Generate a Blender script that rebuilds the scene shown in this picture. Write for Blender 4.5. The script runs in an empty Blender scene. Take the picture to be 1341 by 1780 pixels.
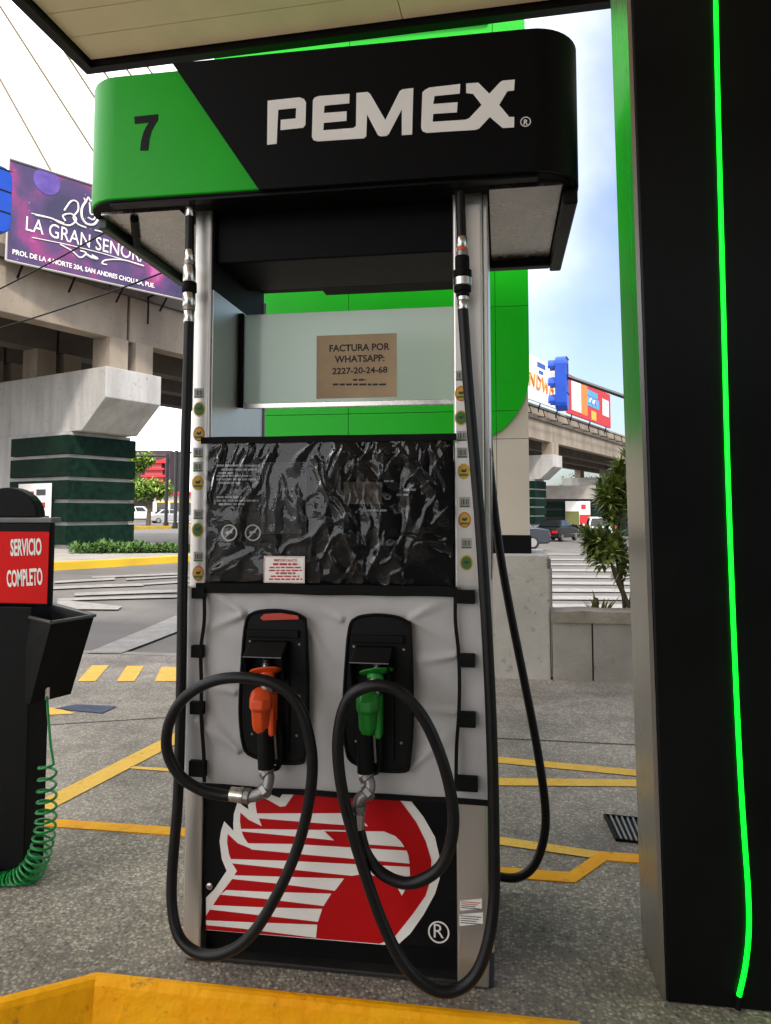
import bpy, bmesh, math, random
from mathutils import Vector, Matrix, noise
random.seed(7)
S = bpy.context.scene
COL = S.collection
R = math.radians

# ------------------------------------------------------------------ camera
F, CX, CY, HZ = 1286.0, 670.5, 800.0, 888.0          # focal length and principal point in photo pixels
CAM = Vector((0.446, -1.944, 1.34))
yaw = R(8.8); pit = math.atan((HZ - CY) / F)
FW = Vector((-math.sin(yaw) * math.cos(pit), math.cos(yaw) * math.cos(pit), math.sin(pit)))
RT = Vector((math.cos(yaw), math.sin(yaw), 0))
UP = RT.cross(FW)
FH = Vector((-math.sin(yaw), math.cos(yaw), 0))
cd = bpy.data.cameras.new('camera'); cam = bpy.data.objects.new('camera', cd); COL.objects.link(cam)
cam.matrix_world = Matrix.Translation(CAM) @ Matrix((RT, UP, -FW)).transposed().to_4x4()
cd.sensor_fit = 'VERTICAL'; cd.sensor_height = 36; cd.lens = F / 1780 * 36
cd.shift_y = -(890 - CY) / 1780; cd.clip_start = 0.05; cd.clip_end = 3000
S.camera = cam

# ------------------------------------------------------------------ sky, sun, exposure
SUN_EL, SUN_AZ = R(52), R(150)      # azimuth clockwise from +Y
w = bpy.data.worlds.new('World'); S.world = w; w.use_nodes = True
nt = w.node_tree; N = nt.nodes; Lk = nt.links
bg = N['Background']; bg.inputs[1].default_value = 0.15
sky = N.new('ShaderNodeTexSky'); sky.sky_type = 'NISHITA'; sky.sun_disc = False
sky.sun_elevation = SUN_EL; sky.sun_rotation = SUN_AZ; sky.dust_density = 3.0; sky.ozone_density = 2.0
tc = N.new('ShaderNodeTexCoord')
nz = N.new('ShaderNodeTexNoise'); nz.inputs['Scale'].default_value = 2.2; nz.inputs['Detail'].default_value = 6; nz.inputs['Roughness'].default_value = 0.5
dt = N.new('ShaderNodeVectorMath'); dt.operation = 'DOT_PRODUCT'; dt.inputs[1].default_value = (-0.97, -0.05, 0.10)   # a cloud bank fills the west half of the sky
ad = N.new('ShaderNodeMath'); ad.operation = 'MULTIPLY_ADD'; ad.inputs[1].default_value = 0.55
rp = N.new('ShaderNodeMapRange'); rp.interpolation_type = 'SMOOTHSTEP'; rp.inputs[1].default_value = 0.06; rp.inputs[2].default_value = 0.46
mx = N.new('ShaderNodeMix'); mx.data_type = 'RGBA'
mx.inputs[7].default_value = (7.4, 7.45, 7.6, 1)
Lk.new(tc.outputs['Generated'], nz.inputs['Vector']); Lk.new(tc.outputs['Generated'], dt.inputs[0])
Lk.new(nz.outputs[0], ad.inputs[0]); Lk.new(dt.outputs['Value'], ad.inputs[2]); Lk.new(ad.outputs[0], rp.inputs[0])
Lk.new(rp.outputs[0], mx.inputs[0]); hs = N.new('ShaderNodeHueSaturation'); hs.inputs['Hue'].default_value = 0.50; hs.inputs['Saturation'].default_value = 0.88; hs.inputs['Value'].default_value = 0.68; Lk.new(sky.outputs[0], hs.inputs['Color']); Lk.new(hs.outputs[0], mx.inputs[6]); Lk.new(mx.outputs[2], bg.inputs[0])
sd = bpy.data.lights.new('sun', 'SUN'); sd.energy = 1.5; sd.angle = R(6); sd.color = (1, 0.95, 0.87)
sun = bpy.data.objects.new('sun', sd); COL.objects.link(sun)
sdir = Vector((math.sin(SUN_AZ) * math.cos(SUN_EL), math.cos(SUN_AZ) * math.cos(SUN_EL), math.sin(SUN_EL)))
sun.rotation_euler = sdir.to_track_quat('Z', 'Y').to_euler(); sun.location = (6, -10, 30)
S.view_settings.view_transform = 'Standard'; S.view_settings.look = 'None'
S.view_settings.gamma = 1; S.view_settings.exposure = 1.4; S.view_settings.use_curve_mapping = False
S.render.engine = 'CYCLES'

# ------------------------------------------------------------------ pixel -> place
def ray(x, y): return FW + RT * ((x - CX) / F) - UP * ((y - CY) / F)
def Y_(x, y, Y):
    d = ray(x, y); return CAM + d * ((Y - CAM.y) / d.y)
def Z_(x, y, Z):
    d = ray(x, y); return CAM + d * ((Z - CAM.z) / d.z)
def D_(x, y, dep): return CAM + ray(x, y) * dep
def smooth(a, b, t):
    t = min(1, max(0, (t - a) / (b - a))); return t * t * (3 - 2 * t)
def gz(x, y):                         # the street falls gently away to the right
    return smooth(4.7, 10, y) * (-0.027 * min(45, max(-60, x)) - 0.0127 * (min(110, y) - 4.7))
def G_(x, y):
    z = 0.0
    for _ in range(25):
        p = Z_(x, y, z); z = 0.5 * z + 0.5 * gz(p.x, p.y)
    return Vector((p.x, p.y, gz(p.x, p.y)))

# ------------------------------------------------------------------ materials
MATS = {}
def mat(name, col, rough=0.5, metal=0.0, var=0.0, vs=4.0, bump=0.0, bs=60.0, stretch=None, col2=None, emit=None, spec=None, coat=0.0, detail=4, dirt=0.0):
    if name in MATS: return MATS[name]
    m = bpy.data.materials.new(name); m.use_nodes = True
    n = m.node_tree.nodes; l = m.node_tree.links; b = n['Principled BSDF']
    b.inputs['Base Color'].default_value = (*col, 1); b.inputs['Roughness'].default_value = rough; b.inputs['Metallic'].default_value = metal
    if spec is not None: b.inputs['Specular IOR Level'].default_value = spec
    if coat: b.inputs['Coat Weight'].default_value = coat; b.inputs['Coat Roughness'].default_value = 0.08
    if emit: b.inputs['Emission Color'].default_value = (*emit[0], 1); b.inputs['Emission Strength'].default_value = emit[1]
    t = n.new('ShaderNodeTexCoord'); mpp = n.new('ShaderNodeMapping'); l.new(t.outputs['Object'], mpp.inputs[0])
    if stretch: mpp.inputs[3].default_value = stretch
    if var or col2:
        a = n.new('ShaderNodeTexNoise'); a.inputs['Scale'].default_value = vs; a.inputs['Detail'].default_value = detail; a.inputs['Roughness'].default_value = 0.6
        l.new(mpp.outputs[0], a.inputs['Vector'])
        mr = n.new('ShaderNodeMapRange'); mr.inputs[1].default_value = 0.33; mr.inputs[2].default_value = 0.67
        l.new(a.outputs[0], mr.inputs[0])
        x = n.new('ShaderNodeMix'); x.data_type = 'RGBA'
        c2 = col2 if col2 else tuple(c * (1 + var) for c in col); c1 = col if col2 else tuple(c * (1 - var) for c in col)
        x.inputs[6].default_value = (*c1, 1); x.inputs[7].default_value = (*c2, 1)
        l.new(mr.outputs[0], x.inputs[0]); out = x.outputs[2]
        if dirt:
            d = n.new('ShaderNodeTexNoise'); d.inputs['Scale'].default_value = vs * 5; d.inputs['Detail'].default_value = 8; d.inputs['Roughness'].default_value = 0.7
            l.new(t.outputs['Object'], d.inputs['Vector'])
            dr = n.new('ShaderNodeMapRange'); dr.inputs[1].default_value = 0.58; dr.inputs[2].default_value = 0.72; dr.inputs[4].default_value = dirt
            l.new(d.outputs[0], dr.inputs[0])
            y = n.new('ShaderNodeMix'); y.data_type = 'RGBA'; y.inputs[7].default_value = (0.05, 0.04, 0.03, 1)
            l.new(dr.outputs[0], y.inputs[0]); l.new(out, y.inputs[6]); out = y.outputs[2]
        l.new(out, b.inputs['Base Color'])
        rr = n.new('ShaderNodeMapRange'); rr.inputs[3].default_value = max(0.02, rough - 0.08); rr.inputs[4].default_value = min(1, rough + 0.1)
        l.new(a.outputs[0], rr.inputs[0]); l.new(rr.outputs[0], b.inputs['Roughness'])
    if bump:
        a2 = n.new('ShaderNodeTexNoise'); a2.inputs['Scale'].default_value = bs; a2.inputs['Detail'].default_value = 3
        l.new(mpp.outputs[0], a2.inputs['Vector'])
        bp = n.new('ShaderNodeBump'); bp.inputs['Strength'].default_value = bump; bp.inputs['Distance'].default_value = 0.01
        l.new(a2.outputs[0], bp.inputs['Height']); l.new(bp.outputs[0], b.inputs['Normal'])
    MATS[name] = m; return m

def aggregate(name, c_lo, c_hi, c_mortar, scale, patch, bumpd=0.004):
    m = bpy.data.materials.new(name); m.use_nodes = True
    n = m.node_tree.nodes; l = m.node_tree.links; b = n['Principled BSDF']; b.inputs['Roughness'].default_value = 0.8
    t = n.new('ShaderNodeTexCoord')
    wn = n.new('ShaderNodeTexNoise'); wn.inputs['Scale'].default_value = scale * 0.6; l.new(t.outputs['Object'], wn.inputs['Vector'])
    wm = n.new('ShaderNodeMix'); wm.data_type = 'RGBA'; wm.blend_type = 'LINEAR_LIGHT'; wm.inputs[0].default_value = 0.006
    l.new(t.outputs['Object'], wm.inputs[6]); l.new(wn.outputs['Color'], wm.inputs[7])
    v = n.new('ShaderNodeTexVoronoi'); v.inputs['Scale'].default_value = scale; v.inputs['Randomness'].default_value = 1
    l.new(wm.outputs[2], v.inputs['Vector'])
    cr = n.new('ShaderNodeMix'); cr.data_type = 'RGBA'; cr.inputs[6].default_value = (*c_lo, 1); cr.inputs[7].default_value = (*c_hi, 1)
    sep = n.new('ShaderNodeSeparateColor'); l.new(v.outputs['Color'], sep.inputs[0]); l.new(sep.outputs[0], cr.inputs[0])
    mm = n.new('ShaderNodeMapRange'); mm.inputs[1].default_value = 0.35; mm.inputs[2].default_value = 0.62
    l.new(v.outputs['Distance'], mm.inputs[0])
    mo = n.new('ShaderNodeMix'); mo.data_type = 'RGBA'; mo.inputs[7].default_value = (*c_mortar, 1)
    l.new(mm.outputs[0], mo.inputs[0]); l.new(cr.outputs[2], mo.inputs[6])
    pn = n.new('ShaderNodeTexNoise'); pn.inputs['Scale'].default_value = 1.3; pn.inputs['Detail'].default_value = 7; pn.inputs['Roughness'].default_value = 0.65
    l.new(t.outputs['Object'], pn.inputs['Vector'])
    pr = n.new('ShaderNodeMapRange'); pr.inputs[1].default_value = 0.35; pr.inputs[2].default_value = 0.65; pr.inputs[3].default_value = 1 - patch; pr.inputs[4].default_value = 1 + patch * 0.6
    l.new(pn.outputs[0], pr.inputs[0])
    fin = n.new('ShaderNodeMix'); fin.data_type = 'RGBA'; fin.blend_type = 'MULTIPLY'; fin.inputs[0].default_value = 1
    cb = n.new('ShaderNodeCombineColor'); [l.new(pr.outputs[0], cb.inputs[i]) for i in range(3)]
    sn = n.new('ShaderNodeTexNoise'); sn.inputs['Scale'].default_value = 2.6; sn.inputs['Detail'].default_value = 9; sn.inputs['Roughness'].default_value = 0.72; sn.inputs['Distortion'].default_value = 0.5
    l.new(t.outputs['Object'], sn.inputs['Vector'])
    sr = n.new('ShaderNodeMapRange'); sr.inputs[1].default_value = 0.52; sr.inputs[2].default_value = 0.70; sr.inputs[4].default_value = 0.55
    l.new(sn.outputs[0], sr.inputs[0])
    sm = n.new('ShaderNodeMix'); sm.data_type = 'RGBA'; sm.inputs[7].default_value = (0.07, 0.06, 0.05, 1)
    l.new(sr.outputs[0], sm.inputs[0]); l.new(mo.outputs[2], sm.inputs[6]); l.new(sm.outputs[2], fin.inputs[6]); l.new(cb.outputs[0], fin.inputs[7]); l.new(fin.outputs[2], b.inputs['Base Color'])
    bp = n.new('ShaderNodeBump'); bp.inputs['Strength'].default_value = 0.7; bp.inputs['Distance'].default_value = bumpd; bp.invert = True
    l.new(v.outputs['Distance'], bp.inputs['Height']); l.new(bp.outputs[0], b.inputs['Normal'])
    MATS[name] = m; return m

def sheet(name, tint, gloss_rough, base=0.04, gain=1.0, bump=0.0, bs=40, milky=None, haze=0.0):
    """transparent film: see-through plus a fresnel reflection, optionally with a milky diffuse share"""
    m = bpy.data.materials.new(name); m.use_nodes = True
    n = m.node_tree.nodes; l = m.node_tree.links; n.remove(n['Principled BSDF']); o = n['Material Output']
    tr = n.new('ShaderNodeBsdfTransparent'); tr.inputs[0].default_value = (*tint, 1)
    gl = n.new('ShaderNodeBsdfGlossy'); gl.inputs['Roughness'].default_value = gloss_rough
    fr = n.new('ShaderNodeFresnel'); fr.inputs[0].default_value = 1.5
    ma = n.new('ShaderNodeMath'); ma.operation = 'MULTIPLY_ADD'; ma.inputs[1].default_value = gain; ma.inputs[2].default_value = base; ma.use_clamp = True
    l.new(fr.outputs[0], ma.inputs[0])
    under = tr.outputs[0]
    if milky:
        df = n.new('ShaderNodeBsdfDiffuse'); df.inputs[0].default_value = (*milky, 1)
        tl = n.new('ShaderNodeBsdfTranslucent'); tl.inputs[0].default_value = (*milky, 1)
        ad = n.new('ShaderNodeMixShader'); ad.inputs[0].default_value = 0.5; l.new(df.outputs[0], ad.inputs[1]); l.new(tl.outputs[0], ad.inputs[2])
        mk = n.new('ShaderNodeMixShader'); mk.inputs[0].default_value = haze
        l.new(tr.outputs[0], mk.inputs[1]); l.new(ad.outputs[0], mk.inputs[2]); under = mk.outputs[0]
    ms = n.new('ShaderNodeMixShader'); l.new(ma.outputs[0], ms.inputs[0]); l.new(under, ms.inputs[1]); l.new(gl.outputs[0], ms.inputs[2])
    if bump:
        t = n.new('ShaderNodeTexCoord'); a = n.new('ShaderNodeTexNoise'); a.inputs['Scale'].default_value = bs; a.inputs['Detail'].default_value = 2; a.inputs['Distortion'].default_value = 0.8
        l.new(t.outputs['Object'], a.inputs['Vector']); bp = n.new('ShaderNodeBump'); bp.inputs['Strength'].default_value = bump; bp.inputs['Distance'].default_value = 0.01
        l.new(a.outputs[0], bp.inputs['Height']); l.new(bp.outputs[0], gl.inputs['Normal']); l.new(bp.outputs[0], fr.inputs['Normal'])
    l.new(ms.outputs[0], o.inputs[0]); MATS[name] = m; return m

GREEN = mat('green_paint', (0.0012, 0.40, 0.004), 0.35, 0, 0.05, 3, spec=0.25)
BLACKP = mat('black_paint', (0.004, 0.004, 0.0044), 0.4, 0, 0.2, 5, spec=0.15)
BLACKM = mat('black_matte', (0.004, 0.004, 0.004), 0.6, 0, 0.2, 8, spec=0.12)
SIGNBLACK = mat('sign_black', (0.0032, 0.0032, 0.0036), 0.45, 0, 0.15, 2, spec=0.09)
WHITEL = mat('sign_white', (0.84, 0.81, 0.76), 0.5, 0, 0.03, 6, spec=.3)
STEEL = mat('brushed_steel', (0.66, 0.63, 0.59), 0.36, 1.0, 0.04, 25, 0.015, 240, stretch=(1, 1, 0.03))
STEELH = mat('hammered_steel', (0.52, 0.50, 0.48), 0.25, 1.0, 0.08, 20, 0.08, 60)
NICKEL = mat('nickel', (0.62, 0.60, 0.56), 0.25, 1.0, 0.12, 40)
ZINC = mat('zinc_casting', (0.26, 0.25, 0.24), 0.45, 0.9, 0.15, 40)
RUBBER = mat('hose_rubber', (0.005, 0.005, 0.005), 0.40, 0, 0.3, 25, 0.05, 300, spec=0.3)
REDP = mat('emblem_red', (0.46, 0.002, 0.004), 0.45, 0, 0.05, 4, spec=.2)
ORANGE = mat('nozzle_orange', (0.72, 0.075, 0.008), 0.45, 0, 0.08, 30)
NGREEN = mat('nozzle_green', (0.004, 0.19, 0.012), 0.45, 0, 0.08, 30)
GREYF = mat('grey_vinyl', (0.43, 0.42, 0.41), 0.5, 0, 0.05, 5, 0.1, 25)
BLACKF = mat('black_webbing', (0.005, 0.005, 0.005), 0.75, 0, 0.2, 40, 0.2, 400, spec=.15)
KERB = mat('yellow_kerb_paint', (0.88, 0.34, 0.003), 0.5, 0, 0, 5, 0.8, 22, col2=(0.92, 0.44, 0.006), dirt=0.7, spec=0.12)
YLINE = mat('yellow_road_paint', (0.68, 0.38, 0.03), 0.7, 0, 0, 9, 0.3, 60, col2=(0.76, 0.47, 0.07), dirt=0.9)
WLINE = mat('white_road_paint', (0.20, 0.185, 0.165), 0.75, 0, 0, 6, 0.3, 60, col2=(0.29, 0.272, 0.25), dirt=0.6)
CONC = mat('concrete', (0.30, 0.27, 0.235), 0.85, 0, 0, 1.2, 0.3, 30, col2=(0.40, 0.365, 0.32), dirt=0.25)
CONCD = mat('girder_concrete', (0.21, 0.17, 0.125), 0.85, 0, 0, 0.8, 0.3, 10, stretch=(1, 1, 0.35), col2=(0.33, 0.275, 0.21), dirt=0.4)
CONCS = mat('shaded_concrete', (0.075, 0.062, 0.048), 0.9, 0, 0, 0.6, 0.3, 10, col2=(0.14, 0.118, 0.092), dirt=0.5)  # under-deck shade put into the colour: darker girder concrete, plus some dirt speckle
CONCW = mat('painted_concrete', (0.33, 0.315, 0.29), 0.8, 0, 0, 1.6, 0.2, 20, stretch=(1, 1, 0.18), col2=(0.52, 0.505, 0.48), dirt=0.55, detail=8)
WALLC = mat('planter_concrete', (0.27, 0.25, 0.215), 0.85, 0, 0, 3, 0.4, 40, col2=(0.36, 0.34, 0.30), dirt=0.5)
CREAM = mat('cream_panel', (0.60, 0.545, 0.45), 0.4, 0, 0.04, 2)
CEIL = mat('ceiling_panel', (0.72, 0.57, 0.38), 0.55, 0, 0.06, 2.5)
DGREEN = mat('dark_green_tile', (0.003, 0.016, 0.009), 0.75, 0, 0.5, 6, 0.2, 20, spec=.12)
ISL = aggregate('island_aggregate', (0.13, 0.11, 0.088), (0.58, 0.505, 0.41), (0.25, 0.215, 0.172), 92, 0.45)
DRV = aggregate('driveway_aggregate', (0.15, 0.128, 0.106), (0.52, 0.455, 0.38), (0.25, 0.217, 0.18), 85, 0.45)
ROADM = mat('street_asphalt', (0.10, 0.09, 0.08), 0.85, 0, 0, 0.7, 0.5, 50, stretch=(1, 1, 1), col2=(0.16, 0.145, 0.13), detail=8)

# ------------------------------------------------------------------ object helpers
OFF = {}
def tag(o, label=None, cat=None, group=None, kind=None):
    if label: o['label'] = label
    if cat: o['category'] = cat
    if group: o['group'] = group
    if kind: o['kind'] = kind
    return o
def empty(name, loc, label, cat, group=None):
    e = bpy.data.objects.new(name, None); COL.objects.link(e); e.location = loc; e.empty_display_size = 0.1
    OFF[e] = Vector(loc); return tag(e, label, cat, group)
class MB:
    def __init__(s): s.v = []; s.f = []; s.m = []; s.mi = 0
    def add(s, vs, fs):
        b = len(s.v); s.v += [Vector(p) for p in vs]
        for f in fs: s.f.append([b + i for i in f]); s.m.append(s.mi)
        return s
    def box(s, x0, x1, y0, y1, z0, z1):
        return s.add([(x, y, z) for z in (z0, z1) for y in (y0, y1) for x in (x0, x1)],
                     [(0, 2, 3, 1), (4, 5, 7, 6), (0, 1, 5, 4), (2, 6, 7, 3), (1, 3, 7, 5), (0, 4, 6, 2)])
    def hexa(s, bot, top):
        return s.add(list(bot) + list(top), [(3, 2, 1, 0), (4, 5, 6, 7), (0, 1, 5, 4), (1, 2, 6, 5), (2, 3, 7, 6), (3, 0, 4, 7)])
    def prism(s, pts, vec):
        n = len(pts); vec = Vector(vec); pts = [Vector(p) for p in pts]
        return s.add(pts + [p + vec for p in pts], [list(range(n))[::-1], list(range(n, 2 * n))] + [(i, (i + 1) % n, n + (i + 1) % n, n + i) for i in range(n)])
    def tube(s, pts, r, seg=10, cap=True, radii=None):
        pts = [Vector(p) for p in pts]; n = len(pts); vs = []; fs = []
        t0 = (pts[1] - pts[0]).normalized(); ref = Vector((0, 0, 1)) if abs(t0.z) < 0.9 else Vector((1, 0, 0))
        nrm = t0.cross(ref).normalized()
        for i, p in enumerate(pts):
            t = (pts[min(i + 1, n - 1)] - pts[max(i - 1, 0)]).normalized()
            nrm = (nrm - t * nrm.dot(t)).normalized(); bn = t.cross(nrm); rr = radii[i] if radii else r
            for k in range(seg):
                a = 2 * math.pi * k / seg; vs.append(p + (nrm * math.cos(a) + bn * math.sin(a)) * rr)
        for i in range(n - 1):
            for k in range(seg):
                k2 = (k + 1) % seg; fs.append((i * seg + k, i * seg + k2, (i + 1) * seg + k2, (i + 1) * seg + k))
        if cap: fs.append(list(range(seg))[::-1]); fs.append([(n - 1) * seg + k for k in range(seg)])
        return s.add(vs, fs)
    def lathe(s, p0, axis, prof, seg=20):
        """prof: (distance along axis, radius)"""
        ax = Vector(axis).normalized(); p0 = Vector(p0)
        pts = [p0 + ax * d for d, r in prof]
        a = ax.cross(Vector((0, 0, 1)) if abs(ax.z) < 0.9 else Vector((1, 0, 0))).normalized(); b = ax.cross(a)
        vs = []; fs = []
        for (d, r), p in zip(prof, pts):
            for k in range(seg):
                t = 2 * math.pi * k / seg; vs.append(p + (a * math.cos(t) + b * math.sin(t)) * r)
        n = len(prof)
        for i in range(n - 1):
            for k in range(seg):
                k2 = (k + 1) % seg; fs.append((i * seg + k, i * seg + k2, (i + 1) * seg + k2, (i + 1) * seg + k))
        fs.append(list(range(seg))[::-1]); fs.append([(n - 1) * seg + k for k in range(seg)])
        return s.add(vs, fs)
    def build(s, name, material, parent=None, bevel=0, seg=2, smooth=False, fix=True):
        o0 = Vector((0, 0, 0)); p = parent
        if parent is not None: o0 = OFF[parent]
        me = bpy.data.meshes.new(name); me.from_pydata([v - o0 for v in s.v], [], s.f); me.update()
        ms = material if isinstance(material, (list, tuple)) else [material]
        for q in ms: me.materials.append(q)
        if len(ms) > 1: me.polygons.foreach_set('material_index', s.m)
        if fix:
            bm = bmesh.new(); bm.from_mesh(me); bmesh.ops.recalc_face_normals(bm, faces=bm.faces); bm.to_mesh(me); bm.free()
        o = bpy.data.objects.new(name, me); COL.objects.link(o)
        if parent is not None: o.parent = parent
        OFF[o] = o0
        if bevel:
            b = o.modifiers.new('bevel', 'BEVEL'); b.width = bevel; b.segments = seg; b.limit_method = 'ANGLE'; b.angle_limit = R(40)
        if smooth:
            me.polygons.foreach_set('use_smooth', [True] * len(me.polygons))
            if smooth != 'all':
                try: me.set_sharp_from_angle(angle=R(38))
                except Exception: pass
        return o
def struct(o): o['kind'] = 'structure'; return o
def own_base(o):
    """move a single-mesh thing's origin to the foot of its mesh"""
    me = o.data; xs = [v.co.x for v in me.vertices]; ys = [v.co.y for v in me.vertices]; zs = [v.co.z for v in me.vertices]
    c = Vector(((min(xs) + max(xs)) / 2, (min(ys) + max(ys)) / 2, min(zs)))
    me.transform(Matrix.Translation(-c)); o.location = c; return o
def cr(pts, n=8):
    """Catmull-Rom through 3D points"""
    P = [Vector(p) for p in pts]; P = [P[0] * 2 - P[1]] + P + [P[-1] * 2 - P[-2]]; out = []
    for i in range(1, len(P) - 2):
        for k in range(n):
            t = k / n
            out.append(0.5 * ((2 * P[i]) + (P[i + 1] - P[i - 1]) * t + (2 * P[i - 1] - 5 * P[i] + 4 * P[i + 1] - P[i + 2]) * t * t + (3 * P[i] - P[i - 1] - 3 * P[i + 1] + P[i + 2]) * t ** 3))
    out.append(P[-2]); return out
def pxpoly(name, px, Y, th, material, parent, **k):
    """outline given in photo pixels, standing on the plane y = Y, thickness th towards the viewer"""
    return MB().prism([Y_(x, y, Y) for x, y in px], (0, -th, 0)).build(name, material, parent, **k)
def text_mesh(body, thick=0.0, shear=0):
    cu = bpy.data.curves.new('lettering', 'FONT'); cu.body = body; cu.size = 1; cu.offset = thick; cu.resolution_u = 3; cu.shear = shear
    o = bpy.data.objects.new('lettering', cu)
    me = bpy.data.meshes.new_from_object(o); bpy.data.objects.remove(o); bpy.data.curves.remove(cu)
    return me
def text(body, p0, p1, h, material, parent, upv=(0, 0, 1), lift=None, thick=0.0, name='lettering', shear=0):
    """lettering whose baseline runs p0 -> p1 (fits that width) and is h tall"""
    me = text_mesh(body, thick, shear); p0 = Vector(p0); p1 = Vector(p1); ex = p1 - p0; W = ex.length; ex /= W
    up = Vector(upv); up = (up - ex * up.dot(ex)).normalized(); nn = ex.cross(up)
    xs = [v.co.x for v in me.vertices]; ys = [v.co.y for v in me.vertices]
    x0, x1, y0, y1 = min(xs), max(xs), min(ys), max(ys)
    o0 = OFF[parent] if parent is not None else Vector((0, 0, 0))
    lf = nn * (0.0012 if lift is None else lift)
    for v in me.vertices:
        v.co = p0 + ex * ((v.co.x - x0) / (x1 - x0) * W) + up * ((v.co.y - y0) / (y1 - y0) * h) + lf - o0
    me.materials.clear(); me.materials.append(material)
    o = bpy.data.objects.new(name, me); COL.objects.link(o); o.parent = parent; OFF[o] = o0
    return o
def offset_poly(pts, d):
    """inset a counter-clockwise polygon by d"""
    n = len(pts); out = []
    for i in range(n):
        a = Vector(pts[i - 1]); b = Vector(pts[i]); c = Vector(pts[(i + 1) % n])
        e1 = (b - a).normalized(); e2 = (c - b).normalized(); n1 = Vector((-e1.y, e1.x)); n2 = Vector((-e2.y, e2.x))
        k = (n1 + n2); k /= k.length; out.append(tuple(b + k * (d / max(0.3, k.dot(n1)))))
    return out

# ================================================================== SETTING
def axis(lo, hi, dense_lo, dense_hi, step, grow=1.35):
    v = []; x = dense_lo
    while x <= dense_hi: v.append(x); x += step
    s = step; x = dense_lo
    while x > lo: s *= grow; x -= s; v.insert(0, x)
    s = step; x = v[-1]
    while x < hi: s *= grow; x += s; v.append(x)
    return v
xs = axis(-900, 900, -20, 20, 2.0); ys = axis(-900, 1200, -4, 14, 0.6)
g = MB(); nx = len(xs)
g.add([(x, y, gz(x, y) - 0.008) for y in ys for x in xs], [(j * nx + i, j * nx + i + 1, (j + 1) * nx + i + 1, (j + 1) * nx + i) for j in range(len(ys) - 1) for i in range(nx - 1)])
road = struct(g.build('road', ROADM, smooth='all'))
drive = struct(MB().add([(-16, -14, 0), (16, -14, 0), (16, 4.5, 0), (-16, 4.72, 0)], [(0, 1, 2, 3)]).build('driveway', DRV))
struct(MB().box(-16, 0.2, 4.62, 4.74, -0.05, 0.004).build('gutter_joint', mat('gutter', (0.24, 0.22, 0.19), 0.85, 0, 0.2, 3)))
def ground_quad(px4, material, parent, lift=0.004, nu=10, nv=3, name='painted_marking'):
    c = [G_(*p) for p in px4]; m = MB(); vs = []
    for j in range(nv + 1):
        for i in range(nu + 1):
            u, v = i / nu, j / nv
            p = (c[0] * (1 - u) + c[1] * u) * (1 - v) + (c[3] * (1 - u) + c[2] * u) * v
            vs.append((p.x, p.y, gz(p.x, p.y) + lift))
    m.add(vs, [(j * (nu + 1) + i, j * (nu + 1) + i + 1, (j + 1) * (nu + 1) + i + 1, (j + 1) * (nu + 1) + i) for j in range(nv) for i in range(nu)])
    return m.build(name, material, parent)
# yellow lane box and dashes on the driveway
for q in ([(40, 1408), (312, 1271), (312, 1291), (40, 1434)], [(228, 1333), (560, 1352), (560, 1362), (228, 1337)],
          [(560, 1288), (1180, 1346), (1180, 1357), (560, 1298)], [(560, 1350), (1180, 1357), (1180, 1369), (560, 1364)],
          [(760, 1440), (1190, 1503), (1190, 1516), (760, 1454)],
          [(160, 1157), (190, 1157), (166, 1185), (135, 1185)], [(221, 1158), (251, 1158), (234, 1185), (203, 1185)], [(281, 1160), (318, 1160), (306, 1185), (269, 1185)],
          [(345, 1162), (375, 1162), (366, 1187), (334, 1187)], [(-60, 1215), (100, 1232), (132, 1241), (-60, 1252)]):
    ground_quad(q, YLINE, drive)
# white crossing bars and the broad diagonal on the street
for q in ([(345, 1055), (345, 1085), (211, 1137), (150, 1137)], [(100, 1043), (214, 1055), (205, 1061), (100, 1060)]):
    ground_quad(q, WLINE, road, 0.012)
for y0, y1, xa, xb in ((1008, 1012, 95, 200), (1018, 1022.5, 92, 250), (1029, 1034, 130, 312), (1039, 1043, 100, 312), (1000, 1003, 160, 312), (1004, 1006.5, 220, 330), (1013, 1016, 235, 330)):
    ground_quad([(xa, y0 + 3), (xb, y0 - 3), (xb, y1 - 3), (xa, y1 + 3)], WLINE, road, 0.014)
for y0, y1 in ((1050, 1057), (1036, 1042.5), (1023, 1029), (1011, 1016), (1000, 1004.5), (989, 993), (979.5, 982.5), (971, 973.5), (962, 964)):
    ground_quad([(780, y0), (1180, y0 + 2), (1180, y1 + 2), (780, y1)], WLINE, road, 0.014)
# cracks and joints
for a, b in (((60, 1262), (330, 1245)), ((850, 1283), (1120, 1296))):
    p, q = G_(*a), G_(*b); d = (q - p).normalized(); s = Vector((-d.y, d.x, 0)) * 0.006
    MB().add([p - s + Vector((0, 0, .003)), q - s + Vector((0, 0, .003)), q + s + Vector((0, 0, .003)), p + s + Vector((0, 0, .003))], [(0, 1, 2, 3)]).build('pavement_joint', mat('joint_dark', (0.05, 0.045, 0.04), 0.9), drive)

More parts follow.
